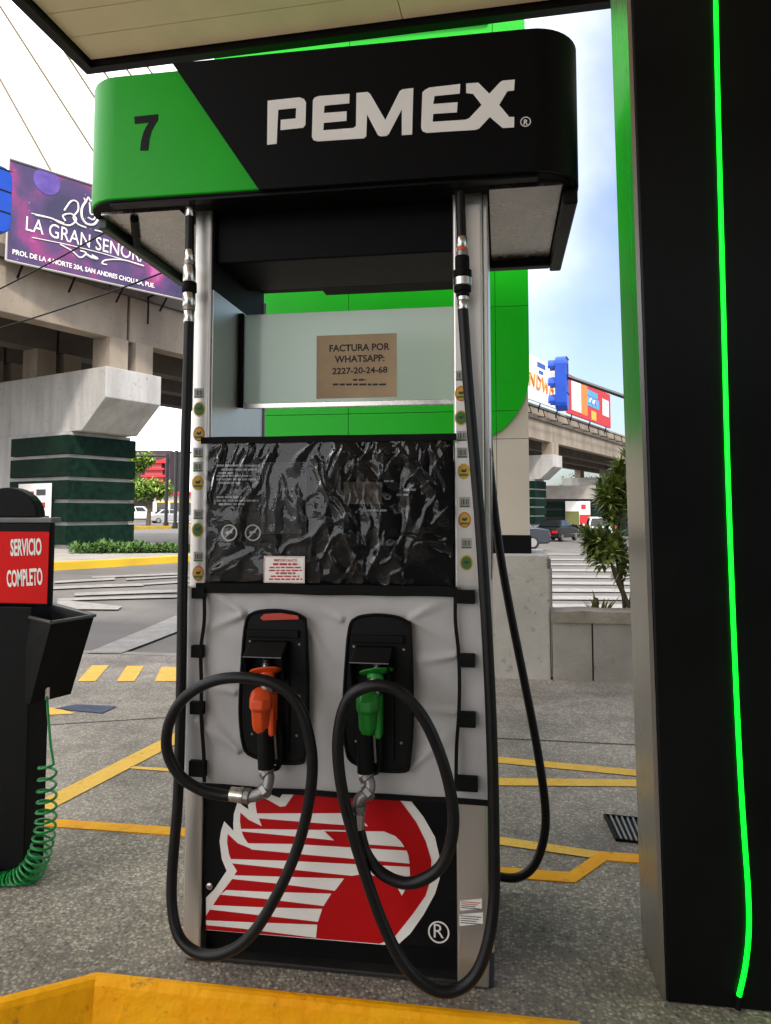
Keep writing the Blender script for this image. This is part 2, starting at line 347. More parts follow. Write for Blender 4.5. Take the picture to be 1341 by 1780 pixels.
# ------------------------------------------------------------------ pump island
OUT = [(-3.4, -0.34), (-0.91, -0.34), (-0.585, -0.115), (0.60, -0.115), (0.80, -0.30), (2.4, -0.30), (2.4, 0.83), (0.775, 0.83), (0.655, 0.66), (-0.50, 0.66), (-0.70, 0.79), (-3.4, 0.79)]
INN = offset_poly(OUT, 0.03)
INB = [(x, y) if y < 0.3 else (x, y - 0.05) for x, y in INN]
isl = MB(); n = len(OUT)
isl.prism([(x, y, -0.02) for x, y in INB], (0, 0, 0.168))
island = struct(isl.build('island', ISL))
kb = MB(); flare = offset_poly(OUT, -0.03)
rings = [[(x, y, -0.02) for x, y in flare], [(x, y, 0.137) for x, y in OUT]]
mid = offset_poly(OUT, 0.008); rings.append([(x, y, 0.149) for x, y in mid])
rings.append([(x, y, 0.1525) for x, y in offset_poly(OUT, 0.018)]); rings.append([(x, y, 0.152) for x, y in INB]); rings.append([(x, y, 0.10) for x, y in INB])
vs = [p for r_ in rings for p in r_]; fs = []
for j in range(len(rings) - 1):
    for i in range(n): fs.append((j * n + i, j * n + (i + 1) % n, (j + 1) * n + (i + 1) % n, (j + 1) * n + i))
kb.add(vs, fs); kerb = kb.build('kerb', KERB, island)

# drain grate and blue cover in the driveway
dr = empty('drain_grate', G_(1085, 1442), 'sunken black steel drain grate with parallel bars in the driveway by the black column', 'drain')
a, b, c_, d_ = G_(1052, 1420), G_(1130, 1428), G_(1145, 1470), G_(1072, 1462)
m = MB(); m.add([p + Vector((0, 0, .004)) for p in (a, b, c_, d_)], [(0, 1, 2, 3)]); m.build('pit', mat('pit_black', (0.004, 0.004, 0.004), 0.9), dr)
m = MB(); m.tube([p + Vector((0, 0, .006)) for p in (a, b, c_, d_, a)], 0.008, 6); m.build('frame', BLACKM, dr)
for k in range(1, 8):
    t = k / 8; MB().tube([a.lerp(b, t) + Vector((0, 0, .008)), d_.lerp(c_, t) + Vector((0, 0, .008))], 0.005, 6).build('bar', ZINC, dr)
bc = MB().add([p + Vector((0, 0, .006)) for p in (G_(95, 1233), G_(133, 1225.5), G_(203, 1229), G_(178, 1241))], [(0, 1, 2, 3)]).build('inspection_cover', mat('blue_steel_cover', (0.035, 0.05, 0.10), 0.5, 0.6, 0.3, 8, 0.3, 80))
own_base(bc); tag(bc, 'dark blue steel inspection cover flush with the driveway', 'cover')

# ------------------------------------------------------------------ station canopy overhead
ZC = 4.6
c0 = Z_(155, 112, ZC); c1 = Z_(905, 15, ZC); ex = (c1 - c0); ex.z = 0; ex.normalize(); ey = Vector((-ex.y, ex.x, 0))   # ey away from us
sc = empty('station_canopy', (c0.x, c0.y, ZC), 'beige panelled station canopy overhead with black fascia edge', 'canopy')
def cp(u, v, z): return c0 + ex * u + ey * v + Vector((0, 0, z))
seams = [0.045]
for q in ((124, 65), (80, 25)):
    p = Z_(*q, ZC); seams.append(-(p - c0).dot(ey))
st = seams[2] - seams[1]
while seams[-1] < 11.5: seams.append(seams[-1] + st)
uj = (Z_(698, 25, ZC) - c0).dot(ex)
for j in range(len(seams) - 1):
    us = [0.045, 4.4 if j % 2 else uj, 6.3, 9.4, 12.5]
    for i in range(len(us) - 1):
        g0 = 0.003
        m = MB(); m.hexa([cp(us[i] + g0, -seams[j] - g0, 0), cp(us[i + 1] - g0, -seams[j] - g0, 0), cp(us[i + 1] - g0, -seams[j + 1] + g0, 0), cp(us[i] + g0, -seams[j + 1] + g0, 0)],
                         [cp(us[i] + g0, -seams[j] - g0, 0.02), cp(us[i + 1] - g0, -seams[j] - g0, 0.02), cp(us[i + 1] - g0, -seams[j + 1] + g0, 0.02), cp(us[i] + g0, -seams[j + 1] + g0, 0.02)])
        m.build('ceiling_panel', CEIL, sc)
m = MB(); EV = -seams[-1]
m.hexa([cp(0, 0, 0.022), cp(12.6, 0, 0.022), cp(12.6, EV, 0.022), cp(0, EV, 0.022)], [cp(0, 0, 0.9), cp(12.6, 0, 0.9), cp(12.6, EV, 0.9), cp(0, EV, 0.9)]); m.build('roof_slab', BLACKM, sc)
m = MB()
for (u0, v0, u1, v1) in ((-0.04, 0.04, 12.64, -0.035), (-0.04, -0.035, 0.038, EV)):
    m.hexa([cp(u0, v0, -0.05), cp(u1, v0, -0.05), cp(u1, v1, -0.05), cp(u0, v1, -0.05)], [cp(u0, v0, 0.92), cp(u1, v0, 0.92), cp(u1, v1, 0.92), cp(u0, v1, 0.92)])
m.build('fascia', BLACKP, sc)

# ------------------------------------------------------------------ black column with the light tube
colx = Z_(1152, 1742, .15)
X0, YA, YB = 0.822, 0.02, 0.29
cl = empty('canopy_column', (X0 + .27, .107, .15), 'tall black clad canopy column with brushed steel flank and glowing green tube', 'column')
def lean(m, k=0.0105):                # the cladding stands very slightly out of plumb
    for v in m.v: v.x -= k * (v.z - .15)
    return m
lean(MB().box(X0 + 0.012, X0 + 0.54, YA, YB, .15, ZC - 0.001)).build('cladding', mat('column_black', (0.005, 0.0055, 0.0055), 0.3, 0, 0.2, 3, 0.02, 12, spec=0.14), cl, 0.004)
lean(MB().box(X0, X0 + 0.0105, YA + 0.006, YB - 0.006, .15, ZC - 0.001)).build('flank_panel', mat('column_steel', (0.48, 0.46, 0.43), 0.28, 1.0, 0.05, 14, 0.02, 200, stretch=(1, 1, 0.03)), cl)
LEDM = mat('led_green', (0.0, 0.6, 0.05), 0.4, emit=((0.0, 1.0, 0.01), 1.3))
led = [Y_(x, y, YA - 0.007) for x, y in ((1240, -150), (1244, -20), (1249, 200), (1257, 500), (1265, 800), (1275, 1080), (1286, 1320), (1294, 1450), (1301, 1550), (1302, 1620), (1296, 1680), (1285, 1731))]
top = led[0] + (led[0] - led[1]).normalized() * 1.6
MB().tube(cr([top] + led, 10), 0.0058, 12).build('light_tube', LEDM, cl, smooth=True)
e = led[-1]; MB().tube([e, e + Vector((-.004, 0.0, -.03))], 0.008, 8).build('tube_end_cap', BLACKM, cl)

# ================================================================== FUEL DISPENSER
PY = 0.0
fd = empty('fuel_dispenser', (0, .24, .15), 'tall steel and black fuel dispenser with green and black sign head and red eagle emblem', 'fuel dispenser')
XL0, XL1, XR0, XR1 = -0.402, -0.352, 0.327, 0.406
ZI = 0.152
MB().box(XL0, XL1, 0.0, 0.48, ZI, 2.235).build('post', STEEL, fd, 0.006, 3)
MB().box(XR0, XR1, 0.0, 0.48, ZI, 2.235).build('post', STEEL, fd, 0.006, 3)
MB().box(XR1 + .001, XR1 + .014, 0.012, 0.47, ZI + .08, 2.235).build('edge_trim', STEEL, fd, 0.003)
MB().box(XL1, XR0, 0.02, 0.46, 0.235, 1.475).build('cabinet', BLACKM, fd, 0.004)
MB().box(XL1, XR0, 0.045, 0.44, ZI, 0.235).build('kick_plinth', BLACKM, fd)
MB().box(XL0 + .004, XR1 + .012, 0.006, 0.474, ZI - .001, 0.162).build('base_frame', mat('base_steel', (0.03, 0.028, 0.025), 0.6, 0.5, 0.3, 12), fd, 0.003)
# header between the posts
MB().box(XL1 + .001, XR0 - .001, 0.03, 0.30, 2.045, 2.19).build('header', SIGNBLACK, fd, 0.004)
MB().box(XL1 + .001, XR0 - .001, 0.301, 0.455, 2.082, 2.19).build('display_hood', BLACKM, fd, 0.003)
MB().box(-0.13, XR0 - .005, 0.36, 0.456, 2.066, 2.0815).build('display_lip', BLACKM, fd, 0.006)
MB().box(-0.31, -0.24, 0.2985, 0.3008, 2.05, 2.066).build('rating_plate', ZINC, fd)
for s0, s1 in ((XL1 + .0005, XL1 + .004),):
    MB().box(s0, s1, 0.012, 0.46, 1.965, 2.19).build('upper_liner', BLACKM, fd)
    MB().box(s0, s1, 0.012, 0.467, 1.475, 1.963).build('inner_liner', mat('inner_steel', (0.62, 0.60, 0.57), 0.45, 1.0, 0.06, 8, 0.05, 200, stretch=(1, 1, .04)), fd)
MB().box(XL1 + .0045, XL1 + .0105, 0.460, 0.466, 1.475, 2.05).build('edge_strip', WHITEL, fd)
# ---- sign head: rounded in plan
def plan(x0, x1, y0, y1, r, seg=10):
    pts = []
    for cx_, cy_, a0 in ((x1 - r, y0 + r, -90), (x1 - r, y1 - r, 0), (x0 + r, y1 - r, 90), (x0 + r, y0 + r, 180)):
        for k in range(seg + 1):
            a = R(a0 + 90 * k / seg); pts.append((cx_ + r * math.cos(a), cy_ + r * math.sin(a)))
    return pts
HX0, HX1, HY0, HY1 = -0.712, 0.648, -0.10, 0.58
HZ0, HZ1 = 2.195, 2.548
pl = plan(HX0, HX1, HY0, HY1, 0.115)
np_ = len(pl); m = MB()
m.prism([(x, y, HZ0) for x, y in pl], (0, 0, HZ1 - HZ0))
m.build('sign_head', GREEN, fd, 0.004, 2, smooth=True)
# black overlay sheet, from the diagonal round the right end
outer = plan(HX0 - .011, HX1 + .011, HY0 - .011, HY1 + .011, 0.126); inner = plan(HX0 - .0005, HX1 + .0005, HY0 - .0005, HY1 + .0005, 0.1155)
pa = Y_(300, 108, HY0 - .011); pb = Y_(450, 322, HY0 - .011)
BZ1 = (pa.z + Y_(930, 51, HY0 - .011).z) / 2; BZ0 = (pb.z + Y_(930, 304, HY0 - .011).z) / 2
half = len(outer) // 4
path_o = outer[:2 * half]; path_i = inner[:2 * half]
m = MB(); vs = [(pa.x, HY0 - .011, BZ1), (pb.x, HY0 - .011, BZ0), (pa.x, HY0 - .0005, BZ1), (pb.x, HY0 - .0005, BZ0)]
for (xo, yo), (xi, yi) in zip(path_o, path_i): vs += [(xo, yo, BZ1), (xo, yo, BZ0), (xi, yi, BZ1), (xi, yi, BZ0)]
fs = []
for i in range(len(vs) // 4 - 1):
    a, b = 4 * i, 4 * i + 4
    fs += [(a, a + 1, b + 1, b), (a + 2, b + 2, b + 3, a + 3), (a, b, b + 2, a + 2), (a + 1, a + 3, b + 3, b + 1)]
fs += [(0, 2, 3, 1), (len(vs) - 4, len(vs) - 3, len(vs) - 1, len(vs) - 2)]
m.add(vs, fs); blk = m.build('black_overlay', SIGNBLACK, fd, smooth=True)
pu = plan(HX0 + .004, HX1 - .004, HY0 + .004, HY1 - .004, 0.111)
MB().prism([(x, y, HZ0 - .0055) for x, y in pu], (0, 0, .005)).build('underside_plate', BLACKM, fd)
# under-side trays, rails and brackets
MB().box(HX0 + .045, XL0 - .03, HY0 + .06, HY1 - .03, HZ0 - .016, HZ0 - .006).build('underside_panel', STEELH, fd)
MB().box(XR1 + .02, HX1 - .035, HY0 + .06, HY1 - .03, HZ0 - .016, HZ0 - .006).build('underside_panel', STEELH, fd)
m = MB().box(HX0 + .012, HX0 + .04, 0.0, HY1 - .02, HZ0 - .040, HZ0 - .006); m.build('underside_rail', mat('rail_green', (0.004, 0.02, 0.006), 0.4), fd, 0.004)
m = MB().box(HX1 - .03, HX1 + .008, 0.0, HY1 - .02, HZ0 - .050, HZ0 - .006); m.build('underside_rail', BLACKP, fd, 0.006)
MB().box(HX0 + .03, HX1 - .03, HY1 - .06, HY1 - .02, HZ0 - .040, HZ0 - .006).build('underside_rail', BLACKP, fd, 0.004)
MB().box(HX0 + .1, HX1 - .1, HY0 + .008, HY0 + .035, HZ0 - .014, HZ0 - .006).build('front_lip', BLACKP, fd)
MB().tube([(HX0 + .05, HY0 + .26, HZ0 - .03), (HX0 + .13, HY0 + .09, HZ0 - .02)], 0.012, 8).build('bracket', BLACKM, fd)
# ---- lettering on the head
LY = HY0 - .0115
z2 = lambda pts: [(400 + x / 2.235, y / 2.235) for x, y in pts]
for pts in ([(147, 392), (270, 379), (288, 385), (296, 398), (294, 485), (285, 497), (197, 506), (198, 466), (256, 461), (258, 420), (188, 427), (182, 559), (145, 563)],
            [(465, 365), (464, 402), (368, 411), (365, 440), (454, 433), (453, 470), (365, 478), (363, 507), (480, 498), (490, 490), (492, 362), (535, 358), (545, 365), (604, 467), (660, 355), (670, 348), (713, 343), (708, 523), (668, 526), (668, 425), (617, 522), (607, 529), (585, 530), (575, 525), (533, 445), (530, 530), (520, 538), (340, 550), (325, 545), (319, 532), (323, 390), (330, 380), (345, 374)],
            [(895, 327), (893, 364), (795, 374), (790, 405), (885, 398), (882, 437), (790, 443), (788, 474), (915, 466), (930, 460), (978, 408), (945, 365), (918, 362), (918, 325), (965, 322), (1008, 365), (1050, 320), (1060, 314), (1107, 310), (1104, 352), (1078, 355), (1046, 408), (1085, 455), (1105, 455), (1104, 495), (1060, 498), (1010, 455), (968, 500), (955, 505), (765, 517), (748, 510), (743, 495), (748, 360), (758, 350), (775, 341)]):
    pxpoly('lettering', z2(pts), LY, 0.0012, WHITEL, fd)
def ring(cx_, cy_, r0, r1, Y, material, parent, name='ring', seg=28, th=.0012):
    c = Y_(cx_, cy_, Y); e = Y_(cx_ + r1, cy_, Y); k = (e - c).length; r0 = r0 / r1 * k; r1 = k; m = MB(); vs = []
    for i in range(seg):
        a = 2 * math.pi * i / seg
        for r_ in (r0, r1): vs.append((c.x + r_ * math.cos(a), Y - th, c.z + r_ * math.sin(a)))
    m.add(vs, [(2 * i, 2 * i + 1, 2 * ((i + 1) % seg) + 1, 2 * ((i + 1) % seg)) for i in range(seg)]); return m.build(name, material, parent)
def disc(c, r, material, parent, name, th=.0012, seg=24, sz=1.0):
    m = MB(); m.prism([(c.x + r * math.cos(2 * math.pi * i / seg), c.y, c.z + sz * r * math.sin(2 * math.pi * i / seg)) for i in range(seg)], (0, -th, 0)); return m.build(name, material, parent)
ring(914, 212, 7.6, 9.2, LY, WHITEL, fd, 'registered_ring')
text('R', Y_(910.5, 217.5, LY), Y_(918, 217.5, LY), 0.014, WHITEL, fd, thick=.02)
GY = HY0 - .0006
pxpoly('bay_number', [(x / 2.98, y / 2.98) for x, y in [(697, 605), (820, 592), (818, 625), (800, 650), (785, 680), (774, 720), (768, 779), (728, 780), (733, 730), (745, 685), (760, 655), (775, 633), (700, 642)]], GY, 0.0012, BLACKP, fd)

# ---- emblem panel
EPY = 0.012
pc = [Y_(356, 1370, EPY), Y_(799, 1370, EPY), Y_(799, 1655, EPY), Y_(356, 1618, EPY)]
zt = 0.64; zb = 0.232
MB().box(XL1 + .002, XR0 - .002, EPY, 0.0198, zb, zt).build('emblem_panel', BLACKP, fd, 0.002)
A = lambda x, y: (280 + x / 4.19, 1350 + y / 4.19)
B = lambda x, y: (540 + x / 3.048, 1350 + y / 3.048)
sil = [A(330, 1115), A(330, 880), A(390, 820), A(480, 685), A(445, 600), A(428, 470), A(440, 390), A(462, 325), A(530, 395), A(528, 340), A(533, 270), A(560, 183), A(640, 240), A(633, 190), A(637, 120), A(700, 60), A(752, 110), A(865, 155), A(935, 60), A(960, 40), B(470, 20), B(515, 105), B(600, 215), B(660, 320), B(685, 430), B(685, 540), B(660, 620), B(600, 730), B(530, 830), B(460, 893), B(365, 888)]
pxpoly('emblem_outline', sil, EPY, 0.001, WHITEL, fd)
red = [A(330, 1113), A(330, 1010), A(432, 858), A(520, 745), A(555, 685), A(520, 630), A(497, 560), A(483, 480), A(487, 418), A(560, 485), A(650, 522), A(660, 527), A(640, 490), A(605, 440), A(585, 385), A(577, 320), A(580, 262), A(640, 315), A(737, 362), A(700, 265), A(690, 200), A(692, 150), A(745, 150), A(870, 220), A(908, 215), A(1005, 78), A(1030, 40), B(425, 20), B(460, 105), B(560, 240), B(610, 340), B(640, 440), B(638, 540), B(610, 630), B(540, 730), B(440, 855), B(365, 884)]
pxpoly('emblem_field', red, EPY - .0011, 0.001, REDP, fd)
stripes = [[A(690, 268), B(245, 193), B(305, 262), B(120, 252), A(700, 302)],
           [A(580, 380), A(1180, 388), B(125, 337), A(1000, 437), A(588, 398)], [A(1170, 386), B(290, 287), B(290, 293), A(1180, 396)],
           [B(215, 288), B(390, 290), B(450, 315), B(480, 345), B(497, 372), B(215, 352)],
           [A(625, 485), A(960, 490), B(510, 392), B(520, 420), B(525, 460), B(0, 415), A(660, 529)],
           [A(500, 600), A(910, 612), B(525, 478), B(528, 520), B(522, 560), B(485, 630), B(462, 590), B(400, 545), B(300, 512), B(220, 525), A(880, 668), A(515, 630)],
           [A(530, 718), A(1335, 742), A(1268, 830), A(820, 775), A(515, 744)],
           [A(478, 826), A(750, 838), A(1242, 852), A(1185, 941), A(740, 887), A(432, 858)],
           [A(372, 935), A(700, 950), A(1175, 963), A(1145, 1056), A(650, 1000), A(350, 966)],
           [A(330, 1046), A(650, 1060), A(1140, 1078), A(1130, 1173), A(600, 1106), A(330, 1080)]]
for s_ in stripes: pxpoly('emblem_stripe', s_, EPY - .0022, 0.0008, WHITEL, fd)
ring(763, 1620, 15.8, 18.6, EPY, WHITEL, fd, 'registered_ring')
text('R', Y_(754.5, 1629, EPY), Y_(772, 1630.5, EPY), 0.033, WHITEL, fd)
sc_ = Y_(366, 1539, EPY); MB().lathe(sc_, (0, -1, 0), [(0, .009), (.006, .009), (.008, .006)], 16).build('lock', NICKEL, fd, smooth=True)
# small plates low on the right post
for (xa, ya, xb, yb), nm in (((800, 1563, 838, 1583), 'warning_label'), ((799, 1587, 840, 1610), 'rating_label')):
    p, q = Y_(xa, ya, -.0005), Y_(xb, yb, -.0005)
    lb = MB().prism([(p.x, -.0005, q.z - .004), (q.x, -.0005, q.z + .006), (q.x, -.0005, p.z + .006), (p.x, -.0005, p.z - .004)], (0, -.001, 0)).build(nm, WHITEL, fd)
    for k in range(4):
        z = p.z + (q.z - p.z) * (.18 + .2 * k); MB().box(p.x + .003, q.x - .004 - .006 * (k % 3), -.0022, -.0016, z - .0018, z).build('print_line', mat('print_orange', (.5, .12, .02), .6) if (nm[0] == 'w' and k < 2) else mat('print_grey', (.08, .08, .08), .6), lb)
# ---- round seals and bar-code seals on the posts
SY = mat('seal_yellow', (0.60, 0.36, 0.03), .5); SO = mat('seal_orange', (0.50, 0.10, 0.01), .5); SG = mat('seal_green', (0.05, 0.16, 0.02), .5); SB = mat('seal_dark', (0.03, 0.035, 0.04), .5); SW = mat('seal_white', (0.36, 0.36, 0.34), .5)
def seal(px, py, kind):
    c = Y_(px, py, -.0004); st = disc(c, .0165, SY if kind % 2 else SO, fd, 'sticker', .0008, 22, 1.25)
    disc(Vector((c.x, -.0013, c.z)), .0135, SG if kind == 1 else SY, st, 'seal_centre', .0004, 20, 1.25)
    MB().box(c.x - .011, c.x + .011, -.0022, -.0018, c.z - .012, c.z - .006).build('seal_band', SG, st)
    m = MB(); m.prism([(c.x + dx, -.0018, c.z + dz) for dx, dz in ((-.008, 0), (-.004, .006), (.001, .004), (.008, .008), (.006, -.001), (0, -.003))], (0, -.0005, 0)); m.build('seal_motif', SB, st)
def codelabel(px, py):
    c = Y_(px, py, -.0004); st = MB().box(c.x - .0135, c.x + .0135, -.0012, -.0004, c.z - .013, c.z + .014).build('sticker', SW, fd, .0003)
    for k in range(5):
        x = c.x - .009 + k * .0042; MB().box(x, x + (.0016, .0028, .001, .0022, .0016)[k], -.0017, -.0013, c.z - .006, c.z + .008).build('code_bar', SB, st)
    MB().box(c.x - .0125, c.x + .0125, -.0017, -.0013, c.z - .0125, c.z - .0085).build('code_strip', SG, st)
for i, (y, k) in enumerate(((685, 0), (713, 1), (755, 2), (787, 0), (812, 0), (841, 3), (893, 0), (922, 1), (966, 0), (997, 2))):
    x = 346.5 - i * .2
    x += random.uniform(-1.4, 1.4); y += random.uniform(-2, 2)
    codelabel(x, y) if k == 0 else seal(x, y, k)
for i, (y, k) in enumerate(((655, 0), (685, 2), (728, 1), (757, 0), (787, 0), (820, 3), (875, 0), (905, 2), (945, 0), (978, 1))):
    x = 800 + (y - 655) * .037
    x += random.uniform(-1.4, 1.4); y += random.uniform(-2, 2)
    codelabel(x, y) if k == 0 else seal(x, y, k)

# ---- milky pane with the notice, in its channel
GYP = 0.225
zp0, zp1 = Y_(600, 698, GYP).z, Y_(600, 541, GYP).z
PANE = sheet('milky_acrylic', (0.80, 0.92, 0.84), 0.12, 0.03, 0.6, milky=(0.86, 0.92, 0.87), haze=0.72)
MB().box(XL1 + .11 * 0 + .004, XR0 - .001, GYP - .003, GYP + .003, zp0, zp1).build('pane', PANE, fd)
MB().box(XL1 + .004, XL1 + .02, GYP - .014, GYP + .010, zp0 - .012, zp1 + .004).build('pane_channel', BLACKM, fd, .002)
MB().box(XL1 + .021, XR0 - .001, GYP - .009, GYP + .006, zp0 - .016, zp0 - .001).build('pane_rail', NICKEL, fd, .001)
NY = GYP - .0035
na, nb = Y_(551, 584, NY), Y_(690, 690, NY)
ntc = MB().box(na.x, nb.x, NY - .0006, NY, nb.z, na.z).build('notice', mat('aged_paper', (0.42, 0.29, 0.165), .7, 0, 0, 8, col2=(.50, .36, .21)), fd)
INK = mat('ink', (0.015, 0.013, 0.012), .6)
for body, xa, xb, yb, h in (('FACTURA POR', 573, 678, 612, 13), ('WHATSAPP:', 582, 669, 631, 13), ('2227-20-24-68', 578, 674, 651, 12)):
    p, q = Y_(xa, yb, NY - .0006), Y_(xb, yb - 1, NY - .0006); q.z = p.z
    text(body, p, q, h * (NY - CAM.y) / F, INK, ntc, thick=.028, lift=.0006)

NOTICE_SMALL = ((614, 637, 662), (579, 672, 670))
# ================================================================== PROTECTIVE COVER over the cabinet
pcv = empty('protective_cover', (0, -.01, .64), 'grey vinyl protective cover with clear creased window strapped round the dispenser cabinet', 'cover')
def edge_z(xl, yl, xr, yr, Y): 
    a, b = Y_(xl, yl, Y), Y_(xr, yr, Y); return (a.z + b.z) / 2
zW1 = edge_z(367, 767, 785, 757, 0); zM = edge_z(365, 1020, 828, 1030, 0); zG0 = edge_z(350, 1355, 848, 1387, 0)
# control face behind the film
MB().box(XL1 + .002, XR0 - .002, 0.0, 0.0195, zM - .02, zW1 - .004).build('control_face', mat('control_black', (0.005, 0.005, 0.0055), .5, 0, .2, 4, spec=.08), fd, .002)
kf = Y_(0, 0, 0)
p, q = Y_(458, 805, 0), Y_(533, 928, 0)
kp = MB().box(p.x, q.x, -.0035, -.0002, q.z, p.z).build('display', mat('display_dark', (0.008, 0.009, 0.011), .25, 0, spec=.15), fd, .001)
MB().tube([(p.x, -.004, p.z), (q.x, -.004, p.z), (q.x, -.004, q.z), (p.x, -.004, q.z), (p.x, -.004, p.z)], .0016, 6).build('bezel', mat('bezel_grey', (.12, .12, .13), .4), kp)
for r_ in range(2):
    for k in range(3):
        a = Y_(497 + k * 11, 850 + r_ * 12, -.004); MB().box(a.x - .003, a.x + .003, -.005, -.0036, a.z - .003, a.z + .003).build('key', mat('key_grey', (.25, .25, .26), .5), kp)
p, q = Y_(598, 838, 0), Y_(664, 876, 0)
MB().box(p.x, q.x, -.0015, -.0002, q.z, p.z).build('card', mat('card_brown', (.10, .075, .05), .7, 0, .2, 30), fd)
DGREY = mat('faded_print', (.42, .42, .42), .6)
for pts in ([(618, 842), (620, 852), (626, 852), (626, 842)], [(640, 843), (632, 845), (637, 850), (630, 854)], [(643, 852), (645, 843), (650, 846), (646, 849), (652, 853)], [(626, 858), (632, 866), (638, 858), (644, 866), (650, 857)], [(632, 868), (640, 870), (648, 866)]):
    MB().tube(cr([Y_(x, y, -.0022) for x, y in pts], 4), .0008, 4).build('scribble', mat('scribble', (.02, .018, .015), .6), fd)
for cx_ in (399, 440):
    ring(cx_, 926, 11.5, 14, -.0004, WHITEL, fd, 'prohibition_ring', th=.0008)
    pxpoly('prohibition_bar', [(cx_ - 9, 934), (cx_ - 7, 936), (cx_ + 9, 918), (cx_ + 7, 916)], -.0004, .0008, WHITEL, fd)
    pxpoly('prohibition_motif', [(cx_ - 6, 924), (cx_ + 5, 922), (cx_ + 5, 926), (cx_ - 6, 928)], -.0004, .0006, WHITEL, fd)
def print_words(x0p, x1p, yp, hp, Yp, m_, par, sd):
    """illegible small print: a row of word-long marks"""
    rg_ = random.Random(sd); x = x0p
    while x < x1p:
        w_ = min(x1p - x, rg_.uniform(5, 14)); a, b = Y_(x, yp - hp, Yp), Y_(x + w_, yp, Yp); MB().box(a.x, b.x, Yp - .0006, Yp, a.z - (Y_(x, yp - hp, Yp).z - Y_(x, yp, Yp).z), a.z).build('print_line', m_, par); x += w_ + 2.2
for i, (y, x0_, x1_) in enumerate(((811, 377, 452), (818, 385, 447), (824, 380, 406), (829, 377, 438), (835, 377, 450), (841, 382, 418), (866, 377, 421), (872, 377, 450), (878, 381, 425), (838, 668, 684), (853, 702, 725), (862, 690, 710), (889, 637, 674))):
    print_words(x0_, x1_, y, 3.4, -.0004, DGREY, fd, i)
for i, (x0_, x1_, y) in enumerate(NOTICE_SMALL): print_words(x0_, x1_, y, 3.2, NY - .0008, INK, ntc, 80 + i)
# important sticker (on the film)
p, q = Y_(462, 966, -.0205), Y_(532, 1013, -.0205)
FILM = sheet('clear_film', (0.93, 0.94, 0.95), 0.012, -0.205, 6.0, 0.12, 34)
NU, NV = 260, 140
m = MB(); xa, xb = XL1 - .004, XR0 + .004; za, zb_ = zM - .004, zW1 + .002
def crease(x, z):
    h = 0
    for ax, az, bx_, bz, wd, am in CRE:
        dx, dz = bx_ - ax, bz - az; L2 = dx * dx + dz * dz; t = ((x - ax) * dx + (z - az) * dz) / L2
        tt = min(1, max(0, t)); d = math.hypot(x - ax - dx * tt, z - az - dz * tt)
        h += am * math.exp(-(d / (wd * (0.45 + 1.2 * tt))) ** 2) * (1 - .6 * tt)
    return h
CRE = []
rr = random.Random(5)
for x0_, y0_, x1_, y1_, wd, am in ((545, 768, 510, 815, 6, 7), (600, 770, 560, 880, 9, 8), (545, 800, 640, 1010, 7, 7), (470, 790, 395, 960, 8, 7), (440, 775, 405, 905, 7, 6), (560, 810, 625, 945, 5, 7), (620, 790, 700, 880, 7, -6), (690, 775, 745, 850, 6, 7), (700, 800, 690, 930, 9, -5), (755, 770, 775, 850, 6, 6), (740, 950, 790, 940, 4, 6), (370, 1000, 430, 960, 6, 5), (580, 960, 600, 1010, 4, 6), (650, 770, 600, 830, 6, 6), (490, 830, 530, 920, 5, 5), (720, 850, 715, 910, 6, 6)):
    a, b = Y_(x0_, y0_, -.015), Y_(x1_, y1_, -.015); CRE.append((a.x, a.z, b.x, b.z, wd * .0014, am * .0022))
for _ in range(10):
    ax = rr.uniform(xa, xb); az = rr.uniform(za, zb_); an = rr.gauss(-1.5, .5); L = rr.uniform(.05, .2)
    CRE.append((ax, az, ax + L * math.cos(an), az + L * math.sin(an), rr.uniform(.004, .011), rr.choice((-1, 1)) * rr.uniform(.004, .010)))
for j in range(NV + 1):
    for i in range(NU + 1):
        u, v = i / NU, j / NV; x = xa + (xb - xa) * u; z = za + (zb_ - za) * v
        ed = min(1, min(u, 1 - u) * 16, min(v, 1 - v) * 9)
        wx = .020 * noise.noise(Vector((x * 11, z * 11, 20))) + .008 * noise.noise(Vector((x * 31, z * 31, 7))); wz = .020 * noise.noise(Vector((x * 11, z * 11, 40)))
        X_, Z_2 = x + wx, z + wz; tw = .45 * (x - (xa + xb) / 2) * (z - za) * 6
        n1 = noise.noise(Vector((X_ * 10 + tw * 3, Z_2 * 3.4, 3))); n2 = noise.noise(Vector((X_ * 22 - Z_2 * 8, Z_2 * 8, 13)))
        mk = max(0, .35 + noise.noise(Vector((x * 5, z * 6, 31)))) * (.45 + .75 * v)
        h = .55 * crease(X_, Z_2) + mk * (.024 * (1 - min(1, abs(n1) * 2.2)) ** 4 + .010 * (1 - min(1, abs(n2) * 2.4)) ** 4) + .003 * noise.noise(Vector((x * 9, z * 5, 3)))
        m.v.append(Vector((x, -.0195 - max(-.012, min(.028, h)) * ed, z)))
for j in range(NV):
    for i in range(NU): m.f.append([j * (NU + 1) + i, j * (NU + 1) + i + 1, (j + 1) * (NU + 1) + i + 1, (j + 1) * (NU + 1) + i]); m.m.append(0)
m.build('clear_window', FILM, pcv, smooth='all')
stk = MB().box(p.x, q.x, -.0335, -.0325, q.z, p.z).build('warning_sticker', WHITEL, pcv)
RI = mat('red_ink', (.45, .02, .02), .6)
a, b = Y_(477, 976, -.0335), Y_(517, 975, -.0335); b.z = a.z; text('IMPORTANTE', a, b, .007, RI, stk, lift=.0006, thick=.02)
